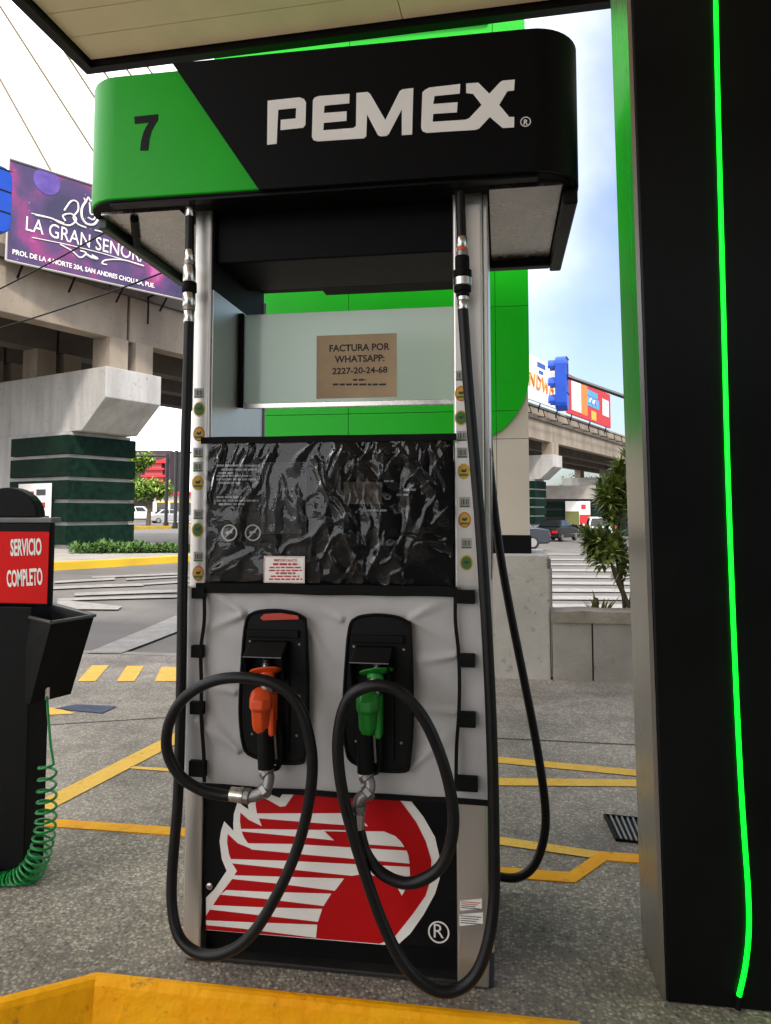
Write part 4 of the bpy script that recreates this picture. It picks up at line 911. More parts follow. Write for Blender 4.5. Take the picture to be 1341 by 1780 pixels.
# planter wall with slabs
pw = empty('planter_wall', (1.6, 4.3, 0), 'low grey concrete planter wall of slabs with a rough cap', 'wall')
zc0 = Y_(1030, 1083, 4.16).z; zc2 = Y_(1030, 1063, 4.16).z
xw0 = p1.x + .013
MB().box(xw0, 3.3, 4.215, 4.40, -.02, zc0).build('wall_core', mat('wall_core', (.06, .055, .05), .9), pw)
xx = [xw0, Y_(1031, 1130, 4.16).x]
while xx[-1] < 3.2: xx.append(xx[-1] + .43)
for i in range(len(xx) - 1):
    MB().box(xx[i] + .006, xx[i + 1] - .006, 4.165 + .004 * (i % 2), 4.214, -.01, zc0 - .002).build('slab', WALLC, pw, .004)
m = MB(); NC = 40
for k in range(NC):
    x0_ = xw0 + (3.3 - xw0) * k / NC; x1_ = xw0 + (3.3 - xw0) * (k + 1) / NC
vs = []
for k in range(NC + 1):
    x = xw0 + (3.3 - xw0) * k / NC; n1 = .012 * noise.noise(Vector((x * 6, 0, 0))); n2 = .010 * noise.noise(Vector((x * 5, 4, 0)))
    vs += [(x, 4.135 + n1, zc0 + .001), (x, 4.14 + n1, zc2 + n2), (x, 4.42, zc2 + n2), (x, 4.42, zc0 + .001)]
fs = []
for k in range(NC):
    for q_ in range(4): fs.append((4 * k + q_, 4 * k + (q_ + 1) % 4, 4 * k + 4 + (q_ + 1) % 4, 4 * k + 4 + q_))
m.add(vs, fs + [(0, 1, 2, 3), (4 * NC + 3, 4 * NC + 2, 4 * NC + 1, 4 * NC)]); m.build('wall_cap', mat('cap_concrete', (.20, .175, .13), .9, 0, 0, 5, .6, 30, col2=(.31, .28, .23), dirt=.5), pw)
MB().box(xw0, 3.3, 5.0, 5.1, -.05, zc0 - .06).build('rear_wall', WALLC, pw)
MB().box(xw0 + .001, 3.299, 4.401, 4.999, -.05, zc0 - .03).build('soil', mat('soil', (.06, .045, .03), .95, 0, .3, 10, .6, 40), pw)
zs = zc0 - .03

# plants
LEAF = mat('bush_leaf', (.06, .11, .018), .45, 0, 0, 3, col2=(.15, .20, .04)); STEM = mat('bush_stem', (.11, .085, .05), .85, 0, .3, 20)
LEAF2 = mat('bush_leaf_light', (.24, .30, .06), .45, 0, .2, 6)
def leafquad(m, p, d, L, wd, upv, droop=.2):
    d = d.normalized(); s_ = d.cross(upv)
    if s_.length < .05: s_ = Vector((1, 0, 0))
    s_.normalize(); nrm = s_.cross(d)
    a = p; b = p + d * L * .5 + nrm * L * .04; c = p + d * L - Vector((0, 0, L * droop))
    m.add([a, b + s_ * wd / 2 - nrm * wd * .12, c, b - s_ * wd / 2 - nrm * wd * .12, b], [(0, 1, 4), (1, 2, 4), (2, 3, 4), (3, 0, 4)])
def bush(root_pt, tips, label, seedv, nl=44, L=.135, wdt=.04):
    rg = random.Random(seedv)
    e = empty('leafy_shrub', root_pt, label, 'shrub')
    st = MB(); lf = MB()
    for tp, rad in tips:
        base = root_pt + Vector((rg.uniform(-.05, .05), rg.uniform(-.04, .04), 0))
        mid = base.lerp(tp, .55) + Vector((rg.uniform(-.08, .08), rg.uniform(-.06, .06), .05))
        st.tube(cr([base, mid, tp], 5), .012, 6, radii=[.016 - .009 * k / 10 for k in range(11)])
        for w_ in range(13):
            c = tp + Vector((rg.gauss(0, rad * .5), rg.gauss(0, rad * .5), rg.gauss(0, rad * .45)))
            st.tube([mid.lerp(tp, rg.uniform(.5, 1)), c], .005, 5)
            ax = (c - tp * .7 - root_pt * .3); ax.z = abs(ax.z) + .12; ax.normalize()
            for k in range(nl):
                v = Vector((rg.gauss(0, 1), rg.gauss(0, 1), rg.gauss(0, 1))).normalized()
                dd = (v + ax * .75).normalized(); lf.mi = 0 if rg.random() < .6 else 1
                leafquad(lf, c + dd * .01 - ax * rg.uniform(0, .07), dd, L * rg.uniform(.65, 1.15), wdt * rg.uniform(.7, 1.2), Vector((0, 0, 1)), rg.uniform(-.05, .3))
    st.build('stem', STEM, e, smooth=True); lf.build('foliage', [LEAF, LEAF2], e, fix=False); return e
rb = Vector((Y_(1092, 1060, 4.65).x, 4.65, zs))
bush(rb, [(Y_(1078, 845, 4.65), .15), (Y_(1068, 872, 4.60), .12), (Y_(1120, 830, 4.7), .2), (Y_(1140, 900, 4.7), .2)], 'tall leafy green shrub rising from the planter beside the column', 3)
rb2 = Vector((Y_(1110, 1062, 4.58).x, 4.58, zs))
bush(rb2, [(Y_(1062, 948, 4.5), .14), (Y_(1040, 945, 4.52), .09), (Y_(1120, 990, 4.6), .16)], 'lower spreading green shrub in the planter below the tall one', 8)
al = empty('aloe', Vector((Y_(1045, 1060, 4.55).x, 4.55, zs)), 'small spiky yellow green aloe growing in the planter', 'plant')
ALO = mat('aloe_leaf', (.17, .15, .04), .5, 0, 0, 8, col2=(.30, .23, .07))
rg = random.Random(4)
for k in range(13):
    a = k * 2.4; tilt = .25 + .55 * (k / 13); dd = Vector((math.cos(a) * tilt, math.sin(a) * tilt, 1)).normalized(); L = rg.uniform(.17, .27)
    s_ = dd.cross(Vector((0, 0, 1))).normalized(); nn = s_.cross(dd); b0 = Vector(al.location) + Vector((math.cos(a) * .015, math.sin(a) * .015, 0)); m = MB(); ring_ = []
    for t, wv in ((0, .020), (.3, .019), (.65, .012), (1, .001)):
        c = b0 + dd * L * t + Vector((math.cos(a), math.sin(a), 0)) * .05 * t * t
        ring_ += [c - s_ * wv, c + nn * wv * .5, c + s_ * wv, c - nn * wv * .15]
    fs = [(4 * i + q_, 4 * i + (q_ + 1) % 4, 4 * i + 4 + (q_ + 1) % 4, 4 * i + 4 + q_) for i in range(3) for q_ in range(4)]
    m.add(ring_, fs + [(0, 1, 2, 3), (15, 14, 13, 12)]); m.build('leaf', ALO, al, smooth=True)
p = Vector((Y_(1031, 1062, 4.5).x, 4.5, zs)); 
m = MB(); m.tube([p, p + Vector((.01, 0, .08)), p + Vector((.025, 0, .15)), p + Vector((.03, 0, .19))], .02, 8, radii=[.016, .028, .030, .014]); sg = m.build('cactus_stump', mat('stump', (.10, .075, .02), .7, 0, .3, 20), smooth=True)
own_base(sg); tag(sg, 'stubby brown green cactus stem beside the aloe', 'plant')

# ================================================================== OVERPASS
c0_ = D_(115, HZ, 20.5); C0 = Vector((c0_.x, c0_.y, 0))
U = (RT * .521 + FH * .853).normalized(); NN = (RT * .853 - FH * .521).normalized()   # along the bridge, towards us
def OV(u, n_, z): return C0 + U * u + NN * n_ + Vector((0, 0, z))
def obox(m, u0, u1, n0, n1, z0, z1):
    return m.hexa([OV(u0, n0, z0), OV(u1, n0, z0), OV(u1, n1, z0), OV(u0, n1, z0)], [OV(u0, n0, z1), OV(u1, n0, z1), OV(u1, n1, z1), OV(u0, n1, z1)])
SPAN = 37.3
ov = empty('overpass', OV(0, 0, 6.2), 'long concrete road overpass with beige girders crossing behind the station', 'overpass')
for k in range(-2, 4):
    u0, u1 = k * SPAN + 1.19, (k + 1) * SPAN + 1.10
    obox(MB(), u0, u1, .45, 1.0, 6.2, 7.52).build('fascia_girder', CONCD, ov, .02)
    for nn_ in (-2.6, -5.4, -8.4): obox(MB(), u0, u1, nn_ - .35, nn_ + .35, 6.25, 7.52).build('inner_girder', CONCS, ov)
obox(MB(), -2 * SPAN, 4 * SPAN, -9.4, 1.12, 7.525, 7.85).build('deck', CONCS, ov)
obox(MB(), -2 * SPAN, 4 * SPAN, .86, 1.10, 7.855, 8.5).build('parapet', CONCD, ov)
obox(MB(), -2 * SPAN, 4 * SPAN, -9.35, -9.1, 7.855, 8.5).build('parapet', CONCD, ov)
def pier(u, label, rich):
    zg = gz(*(OV(u + 1, -1, 0).xy)); e = empty('bridge_pier', OV(u + 1.15, -1.3, zg), label, 'pier', 'piers carrying the overpass')
    obox(MB(), u + .12, u + 2.23, -8.0, -.12, zg - .1, 3.57).build('pier_shaft', CONCW, e)
    z = 3.47
    for k in range(5):
        for nm, (a0, a1, b0, b1) in (('green_band', (u, u + 2.35, -2.7, 0)),):
            m = MB(); obox(m, a0, a1, b0, b1, z - .53, z); m.build(nm, DGREEN, e, .015)
        z -= .635
    prof = [(1.3, 5.30), (1.3, 4.45), (.30, 3.58), (-9.2, 3.58), (-10.2, 4.45), (-10.2, 5.30)]
    MB().prism([OV(u + .2, n_, z_) for n_, z_ in prof], U * 1.93).build('cap_beam', CONCW, e, .02)
    for nn_ in (.72, -2.6, -5.4, -8.4):
        for du in (.45, 1.35): obox(MB(), u + du, u + du + .62, nn_ - .35, nn_ + .38, 5.301, 6.2 if nn_ > 0 else 6.25).build('bearing_block', CONCD, e)
    obox(MB(), u + .3, u + .42, -3.4, -3.28, 3.6, 5.2).build('drain_pipe', CONCW, e)
    return e
pier(0, 'bridge pier with five dark green bands and a poster on its flank', True)
pier(SPAN, 'bridge pier with dark green bands beyond the parked black sedan', True)
pier(2 * SPAN, 'farthest bridge pier with dark green bands under the overpass end', False)
# poster on the near pier flank
po = empty('pier_poster', OV(-.02, -1.4, .6), 'white event poster with red figures fixed to the banded bridge pier', 'poster')
def PP(a, b, z): return OV(-.03 - b, a, z)
pz0, pz1 = .35, 2.12; pn0, pn1 = -2.15, -.62
MB().hexa([PP(pn0, 0, pz0), PP(pn1, 0, pz0), PP(pn1, .03, pz0), PP(pn0, .03, pz0)], [PP(pn0, 0, pz1), PP(pn1, 0, pz1), PP(pn1, .03, pz1), PP(pn0, .03, pz1)]).build('poster_board', WHITEL, po)
def pblock(n0, n1, z0, z1, m_, nm='print_block'):
    MB().hexa([PP(n0, .031, z0), PP(n1, .031, z0), PP(n1, .035, z0), PP(n0, .035, z0)], [PP(n0, .031, z1), PP(n1, .031, z1), PP(n1, .035, z1), PP(n0, .035, z1)]).build(nm, m_, po)
RDK = mat('poster_red', (.35, .015, .02), .5); DK = mat('poster_dark', (.02, .02, .022), .5)
pblock(-1.28, -.85, 1.78, 1.95, DK); pblock(-1.3, -.85, 1.42, 1.58, RDK); pblock(-1.95, -1.8, 1.6, 1.95, RDK); pblock(-1.75, -1.4, 1.80, 1.9, RDK); pblock(-1.95, -1.38, 1.38, 1.52, DK)
pblock(-1.6, -1.2, .75, .95, RDK); pblock(-.85, -.66, .5, 1.2, DK); pblock(-1.98, -1.85, 1.05, 1.25, RDK); pblock(-.8, -.66, .36, .55, RDK)
# big billboard on the near edge
TB = (RT * .705 + FH * .709).normalized()
bA = D_(12, 450, 17.9); bT = D_(12, 272, 17.9); bh = bT.z - bA.z; BW = 5.05
bn = TB.cross(Vector((0, 0, 1))).normalized()
bb = empty('billboard', bA + TB * BW / 2, 'purple LA GRAN SENORA nebula billboard mounted on the overpass edge', 'billboard')
def neb():
    m = bpy.data.materials.new('nebula_print'); m.use_nodes = True; n = m.node_tree.nodes; l = m.node_tree.links; b = n['Principled BSDF']; b.inputs['Roughness'].default_value = .5
    t = n.new('ShaderNodeTexCoord'); a = n.new('ShaderNodeTexNoise'); a.inputs['Scale'].default_value = .75; a.inputs['Detail'].default_value = 5; a.inputs['Distortion'].default_value = .6
    l.new(t.outputs['Object'], a.inputs['Vector']); r = n.new('ShaderNodeValToRGB'); l.new(a.outputs[0], r.inputs[0])
    el = r.color_ramp.elements; el[0].position = .35; el[0].color = (.030, .024, .070, 1); el[1].position = .5; el[1].color = (.070, .036, .12, 1)
    x = el.new(.60); x.color = (.24, .03, .15, 1); x = el.new(.68); x.color = (.42, .09, .27, 1)
    v = n.new('ShaderNodeTexVoronoi'); v.inputs['Scale'].default_value = 5; l.new(t.outputs['Object'], v.inputs['Vector'])
    mr = n.new('ShaderNodeMapRange'); mr.inputs[1].default_value = .06; mr.inputs[2].default_value = .03; l.new(v.outputs['Distance'], mr.inputs[0])
    mx_ = n.new('ShaderNodeMix'); mx_.data_type = 'RGBA'; mx_.inputs[7].default_value = (.7, .55, .75, 1); l.new(mr.outputs[0], mx_.inputs[0]); l.new(r.outputs[0], mx_.inputs[6]); l.new(mx_.outputs[2], b.inputs['Base Color'])
    return m
NEB = neb()
def BP(t, z, d=0): return bA + TB * t + Vector((0, 0, z)) + bn * d
MB().hexa([BP(0, 0, 0), BP(BW, 0, 0), BP(BW, 0, -.12), BP(0, 0, -.12)], [BP(0, bh, 0), BP(BW, bh, 0), BP(BW, bh, -.12), BP(0, bh, -.12)]).build('printed_face', NEB, bb)
MB().tube([BP(-.02, -.04, .01), BP(BW + .02, -.04, .01), BP(BW + .02, bh + .02, .01), BP(-.02, bh + .02, .01), BP(-.02, -.04, .01)], .03, 6).build('frame', mat('frame_grey', (.4, .38, .36), .5), bb)
def onB(x, y, d=0.012):
    r_ = ray(x, y); q0 = BP(0, 0, d); return CAM + r_ * ((q0 - CAM).dot(bn) / r_.dot(bn))
text('LA GRAN SENORA', onB(45, 400), onB(258, 459), .36, WHITEL, bb, lift=0)
text('PROL DE LA 4 NORTE 204, SAN ANDRES CHOLULA, PUE.', onB(22, 443), onB(269, 502), .15, WHITEL, bb, lift=0, thick=.02)
for pts, r_ in (([(55, 371), (85, 378), (112, 388)], .012), ([(56, 413), (120, 426), (190, 444), (250, 463)], .012), ([(105, 425), (125, 436), (140, 448), (150, 440), (140, 436)], .02), ([(250, 462), (215, 452), (185, 452), (178, 458), (186, 460)], .02), ([(150, 442), (160, 448), (170, 450), (160, 444)], .03),
                ([(62, 374), (90, 380), (105, 388), (122, 392), (133, 382), (124, 372), (110, 375), (114, 384)], .022), ([(112, 366), (124, 350), (135, 352), (136, 366), (128, 378), (136, 390), (150, 396)], .022), ([(212, 412), (196, 400), (186, 390), (190, 376), (204, 382), (206, 395)], .022), ([(230, 418), (205, 410), (182, 404), (165, 400)], .022),
                ([(150, 350), (143, 362), (143, 378), (151, 389), (164, 390), (172, 380)], .03), ([(156, 352), (158, 372), (166, 372), (163, 382), (153, 378)], .02), ([(146, 344), (150, 350), (154, 343), (158, 350), (163, 345)], .02)):
    MB().tube(cr([onB(x, y) for x, y in pts], 5), r_, 5).build('ornament', WHITEL, bb)
pl_ = onB(82, 316, .008); vs = [pl_ + TB * (.33 * math.cos(2 * math.pi * k / 24)) + Vector((0, 0, .33 * math.sin(2 * math.pi * k / 24))) for k in range(24)]
MB().add(vs, [list(range(24))]).build('planet_print', mat('planet', (.05, .03, .20), .5, 0, 0, 2, col2=(.14, .08, .36)), bb)
for t in (.4, 1.7, 3.0, 4.3):
    MB().tube([BP(t, 0, -.06), BP(t, -.35, -.5)], .03, 6).build('strut', BLACKM, bb)
    MB().tube([BP(t, .2, -.12), BP(t, .2, -1.2), BP(t, -.6, -1.2)], .03, 6).build('strut', BLACKM, bb)
# two far billboards
def far_board(s0, s1, z0, z1, label, base, blocks, nm='billboard'):
    e = empty(nm, OV((s0 + s1) / 2, 1.2, z0), label, 'billboard')
    q = lambda s, z, d: OV(s, 1.2 + d, z)
    MB().hexa([q(s0, z0, 0), q(s1, z0, 0), q(s1, z0, .15), q(s0, z0, .15)], [q(s0, z1, 0), q(s1, z1, 0), q(s1, z1, .15), q(s0, z1, .15)]).build('printed_face', base, e)
    for i, (a0, a1, b0, b1, m_) in enumerate(blocks):
        A0, A1 = s0 + (s1 - s0) * a0, s0 + (s1 - s0) * a1; B0, B1 = z0 + (z1 - z0) * b0, z0 + (z1 - z0) * b1; d = .152 + .004 * i
        MB().hexa([q(A0, B0, d), q(A1, B0, d), q(A1, B0, d + .003), q(A0, B0, d + .003)], [q(A0, B1, d), q(A1, B1, d), q(A1, B1, d + .003), q(A0, B1, d + .003)]).build('print_block', m_, e)
    for t in (.1, .5, .9):
        s_ = s0 + (s1 - s0) * t; MB().tube([q(s_, z0, .07), q(s_, z0 - .7, -.15)], .05, 6).build('strut', BLACKM, e)
    return e, q
BLU = mat('print_blue', (.03, .10, .40), .5); SKYB = mat('print_sky', (.08, .35, .75), .5); ORG = mat('print_orange2', (.75, .22, .03), .5); PGR = mat('print_pale', (.55, .55, .58), .5); REDB = mat('print_red', (.55, .02, .02), .5); YEL = mat('print_yellow', (.75, .45, .05), .5)
e_, q_f = far_board(30.5, 39.6, 8.62, 11.6, 'white billboard with orange lettering on the overpass beside the blue traffic light', WHITEL, [(.42, .60, .80, .92, BLU), (.45, .55, .66, .74, BLU), (.80, .99, .02, .35, PGR), (.72, .86, .62, .85, PGR)])
for k, pts in enumerate(([(0, .1), (.35, .0), (.5, .9)], [(.3, .95), (1.0, .85)], [(1.0, .15), (1.15, .9), (1.7, .2), (1.85, .95)], [(2.2, .2), (2.3, .95), (2.9, .7), (2.7, .2), (2.2, .15)], [(3.2, .95), (3.4, .1), (3.75, .7), (4.0, .05), (4.3, .95)], [(4.5, .1), (4.9, .95), (5.2, .1)], [(4.6, .45), (5.3, .4)])):
    MB().tube([q_f(31.6 + x * 1.12, 9.35 + z * 1.1, .19) for x, z in pts], .07, 5).build('brush_lettering', ORG, e_)
e_, q_f = far_board(40.8, 53.0, 8.62, 11.6, 'red billboard with blue badge on the overpass by the mast arm', REDB, [(.08, .32, .12, .92, WHITEL), (.28, .42, .10, .95, ORG), (.42, .70, .40, .66, SKYB), (.42, .66, .68, .84, SKYB), (.78, .95, .30, .78, WHITEL), (.50, .62, .05, .30, YEL)])
MB().tube(cr([q_f(46.3 + x, 10.0 + z, .20) for x, z in ((0, .1), (.5, .45), (1.0, .05), (1.5, .4), (2.2, .1))], 4), .06, 5).build('brush_lettering', WHITEL, e_)
# lattice walkway below the far boards
wk = empty('billboard_walkway', OV(42, 1.6, 8.0), 'thin steel bracket walkway hanging under the two far billboards', 'walkway')
MB().tube([OV(28, 1.75, 8.05), OV(64, 1.75, 8.05)], .04, 6).build('rail', BLACKM, wk)
for k in range(14):
    s_ = 29 + k * 2.6; MB().tube([OV(s_, 1.08, 8.3), OV(s_, 1.75, 8.05), OV(s_ + .4, 1.75, 7.6), OV(s_ + .8, 1.08, 7.7)], .035, 5).build('bracket', BLACKM, wk)
# stay cables running up to a pylon out to the left
pyl = empty('bridge_pylon', Vector((*D_(-700, HZ, 27).xy, 0)), 'tall pale pylon mast holding the stay cables', 'pylon')
pb_ = D_(-700, HZ, 27); 
MB().hexa([(pb_.x - 1, pb_.y - 1, 0), (pb_.x + 1, pb_.y - 1, 0), (pb_.x + 1, pb_.y + 1, 0), (pb_.x - 1, pb_.y + 1, 0)], [(pb_.x - .5, pb_.y - .5, 62), (pb_.x + .5, pb_.y - .5, 62), (pb_.x + .5, pb_.y + .5, 62), (pb_.x - .5, pb_.y + .5, 62)]).build('mast', CONCW, pyl)
CAB = mat('cable_sheath', (.20, .16, .09), .7)
for i, (xa, ya, xb, yb) in enumerate(((0, 137, 88, 295), (0, 10, 160, 258), (75, 30, 160, 160), (172, 112, 190, 137.5), (212, 108, 230, 133.5), (247, 103, 267, 130.5))):
    sl = (yb - ya) / (xb - xa); best = None
    for k in range(400):
        s_ = -6 + k * .25; p = OV(s_, -4, 7.84); v = p - CAM; dz = v.dot(FW); X = CX + F * v.dot(RT) / dz; Yv = CY - F * v.dot(UP) / dz
        er = abs(ya + sl * (X - xa) - Yv)
        if best is None or er < best[0]: best = (er, p, X, Yv)
    tx = -700; ty = ya + sl * (tx - xa); tp = D_(tx, ty, 27)
    # keep the anchor on the picture line of the photograph
    c_ = MB().tube([best[1], tp], .048, 6).build('stay_cable', CAB); own_base(c_)
    tag(c_, 'thin tan stay cable slanting across the white sky', 'cable', 'stay cables of the bridge')

# wires across the billboard
for i, (xa, ya, xb, yb) in enumerate(((-200, 590, 375, 290), (-200, 615, 375, 438))):
    a, b = D_(xa, ya, 11), D_(xb, yb, 6.6); P = []
    for k in range(13):
        t = k / 12; P.append(a.lerp(b, t) - Vector((0, 0, .12 * 4 * t * (1 - t))))
    o = MB().tube(P, .009, 5).build('service_wire', BLACKM); own_base(o); tag(o, ('black service wire crossing the lettering of the purple billboard', 'black service wire crossing the girder just below the purple billboard')[i], 'wire', 'service wires to the totem')
up_ = D_(-205, 700, 11); up_ = Vector((up_.x, up_.y, gz(up_.x, up_.y)))
upo = MB().tube([up_, up_ + Vector((0, 0, 5.2))], .12, 10).build('utility_pole', mat('pole_wood', (.16, .12, .08), .9, 0, .2, 5)); own_base(upo); tag(upo, 'plain wooden pole carrying the service wires', 'pole')

# ================================================================== median, shrubs, far side
SHR = mat('groundcover', (.03, .085, .015), .6, 0, 0, 3, col2=(.10, .19, .03))
def kerb_line(pts_px, h, wdt, name, label, z0=None):
    P = [G_(*p) for p in pts_px]; m = MB(); vs = []
    for i, p in enumerate(P):
        d = (P[min(i + 1, len(P) - 1)] - P[max(i - 1, 0)]); d.z = 0; d.normalize(); s_ = Vector((-d.y, d.x, 0))
        vs += [p - Vector((0, 0, .05)), p + Vector((0, 0, h)), p + s_ * wdt + Vector((0, 0, h)), p + s_ * wdt - Vector((0, 0, .05))]
    fs = [(4 * i + q_, 4 * i + (q_ + 1) % 4, 4 * i + 4 + (q_ + 1) % 4, 4 * i + 4 + q_) for i in range(len(P) - 1) for q_ in range(4)]
    m.add(vs, fs + [(0, 1, 2, 3), (len(vs) - 1, len(vs) - 2, len(vs) - 3, len(vs) - 4)])
    o = m.build(name, mat('kerb_yellow_street', (.66, .42, .02), .6, 0, .12, 1, .3, 20), None, .01); own_base(o); tag(o, label, 'kerb'); return P
KP = kerb_line([(-120, 1003), (90, 991.5), (200, 985), (312, 977.5), (420, 971)], .16, .22, 'street_kerb', 'bright yellow kerb edging the median below the banded pier')
kerb_line([(150, 925), (235, 919.5), (330, 918), (430, 916)], .18, .3, 'street_kerb', 'yellow kerb on the far side of the street by the traffic poles')
# median surface
a = [p + Vector((0, 0, .13)) for p in KP]; back = [G_(-120, 950), G_(60, 945), G_(240, 948), G_(330, 955), G_(420, 958)]
m = MB(); vs = a + [Vector((p.x, p.y, p.z + .13)) for p in back]
m.add(vs, [(i, i + 1, 5 + i + 1, 5 + i) for i in range(4)]); struct(m.build('median', CONC))
rg = random.Random(11); m = MB()
for k in range(5200):
    px = rg.uniform(124, 400); t = rg.random() ** .8; base_y = 972 - (px - 124) * .012
    if px < 160 and rg.random() < .4: continue
    p = G_(px, base_y - 6 * rg.random()); hh = (.22 + .16 * noise.noise(Vector((px * .03, 0, 0)))) * (1 if 135 < px < 250 else .75)
    p.z += .12 + hh * rg.random()
    dd = Vector((rg.gauss(0, 1), rg.gauss(0, 1), rg.gauss(.5, .7))); m.mi = 0
    leafquad(m, p, dd, rg.uniform(.10, .2), rg.uniform(.05, .09), Vector((0, 0, 1)), .1)
gc = m.build('ground_cover', SHR, None, fix=False); tag(gc, 'low leafy green ground cover along the median at the pier foot', 'ground cover', kind='stuff')

# ---- trees
BARK = mat('bark', (.09, .07, .05), .9, 0, .3, 6)
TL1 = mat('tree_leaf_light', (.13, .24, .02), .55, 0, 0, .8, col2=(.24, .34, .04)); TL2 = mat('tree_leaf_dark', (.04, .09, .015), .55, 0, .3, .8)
def tree(px, pyb, dep, h, rx, rz, label, seedv, dark=False, n=2600):
    b = D_(px, pyb, dep); b.z = gz(b.x, b.y); rg = random.Random(seedv)
    e = empty('street_tree', b, label, 'tree')
    m = MB(); top = b + Vector((0, 0, h - rz)); m.tube([b, b.lerp(top, .6) + Vector((.1, 0, 0)), top], .2, 8, radii=[.22, .16, .1]); limbs = []
    lobes = []
    for k in range(9):
        v = Vector((rg.gauss(0, .5) * rx, rg.gauss(0, .5) * rx, rg.gauss(0, .45) * rz)); c = top + v; lobes.append((c, rg.uniform(.35, .55) * rx)); m.tube([b.lerp(top, .7), c], .06, 5)
    m.build('trunk', BARK, e); lf = MB()
    for k in range(n):
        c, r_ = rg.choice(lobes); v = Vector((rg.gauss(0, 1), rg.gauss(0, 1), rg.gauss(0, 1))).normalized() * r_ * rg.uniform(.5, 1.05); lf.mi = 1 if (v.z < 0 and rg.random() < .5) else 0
        leafquad(lf, c + v, Vector((rg.gauss(0, 1), rg.gauss(0, 1), rg.gauss(0, 1))), rg.uniform(.3, .55), rg.uniform(.16, .28), Vector((0, 0, 1)), .1)
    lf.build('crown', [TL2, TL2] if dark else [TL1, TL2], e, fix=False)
tree(258, 905, 62, 3.9, 1.45, .95, 'round bright green street tree beside the far white car', 1)
tree(228, 905, 72, 7.2, 1.5, 1.3, 'taller light green tree in front of the red building', 2)
tree(1010, 905, 110, 7, 6, 2, 'dark green tree far under the overpass', 3, True)

# ---- red building far left
rbd = empty('red_building', Vector((*D_(265, 900, 95).xy, gz(*D_(265, 900, 95).xy))), 'dark building with red pagoda style front and striped sign', 'building')
rz0 = rbd.location.z
def lbox(m, cxp, dep, x0, x1, d0, d1, z0, z1):
    o = D_(cxp, HZ, dep); P = lambda x, d, z: Vector((o.x, o.y, 0)) + RT * x + FH * d + Vector((0, 0, z))
    return m.hexa([P(x0, d0, z0), P(x1, d0, z0), P(x1, d1, z0), P(x0, d1, z0)], [P(x0, d0, z1), P(x1, d0, z1), P(x1, d1, z1), P(x0, d1, z1)])
DKR = mat('dark_render', (.05, .035, .04), .8, 0, .2, .5); RED2 = mat('pagoda_red', (.45, .02, .03), .6, 0, .1, 1); SHW = mat('shop_white', (.62, .58, .50), .7)
lbox(MB(), 265, 95, -4, 1.9, 1, 9, rz0, 9.2).build('wall', DKR, rbd)
for k, (z, wd) in enumerate(((3.9, 1.9), (4.8, 1.8), (5.7, 1.65), (6.6, 1.5))):
    lbox(MB(), 265, 95, -wd, wd - .2, .2, .95, z, z + .28).build('pagoda_eave', RED2, rbd)
    lbox(MB(), 265, 95, -wd + .4, wd - .6, .5, .98, z + .28, z + .9).build('pagoda_wall', mat('pagoda_pink', (.40, .06, .06), .6), rbd)
o = D_(265, HZ, 95); P3 = lambda x, d, z: Vector((o.x, o.y, 0)) + RT * x + FH * d + Vector((0, 0, z))
MB().prism([P3(-1.6, .2, 7.5), P3(1.6, .2, 7.5), P3(1.9, .2, 8.3), P3(.7, .2, 7.9), P3(-1.2, .2, 7.8)], FH * .7).build('pagoda_roof', RED2, rbd)
for i, (x0, x1, m_) in enumerate(((-2.6, -1.6, REDB), (-1.5, -.3, NGREEN), (-.2, .2, DK), (.3, 1.5, NGREEN))):
    lbox(MB(), 265, 95, x0, x1, -.1, .15, 3.6, 3.9).build('sign_stripe', YEL, rbd); lbox(MB(), 265, 95, x0, x1, -.1, .15, 2.9, 3.58).build('sign_stripe', m_, rbd)
shp = empty('shop_row', Vector((*D_(330, 900, 88).xy, gz(*D_(330, 900, 88).xy))), 'low pale shop row with red edged roof beyond the street', 'building')
sz = shp.location.z
lbox(MB(), 330, 88, -4.4, 9, 0, 7, sz, 3.2).build('wall', SHW, shp); lbox(MB(), 330, 88, -4.8, 9.2, -.5, 7.2, 3.2, 3.6).build('roof', RED2, shp)
for k in range(4):
    x = -3.9 + k * 1.6; wq = lbox(MB(), 330, 88, x, x + 1.1, -.05, .02, sz + .3, 2.3).build('window', mat('far_glass', (.05, .06, .07), .15), shp); lbox(MB(), 330, 88, x - .06, x + 1.16, -.09, -.051, 2.3, 2.45).build('window_head', YEL, wq)
bgb = empty('office_block', Vector((*D_(215, 900, 140).xy, 0)), 'plain grey block far behind the banded pier', 'building')
lbox(MB(), 215, 140, -18, 7, 0, 12, -1, 9).build('wall', mat('far_grey', (.30, .28, .27), .8), bgb); lbox(MB(), 215, 140, -18.3, 7.3, -.3, 12.3, 9, 9.6).build('roof', SHW, bgb)
for k in range(9):
    x = -16.5 + k * 2.5; lbox(MB(), 215, 140, x, x + 1.5, -.06, .05, 2.6, 5).build('window', MATS['far_glass'], bgb)
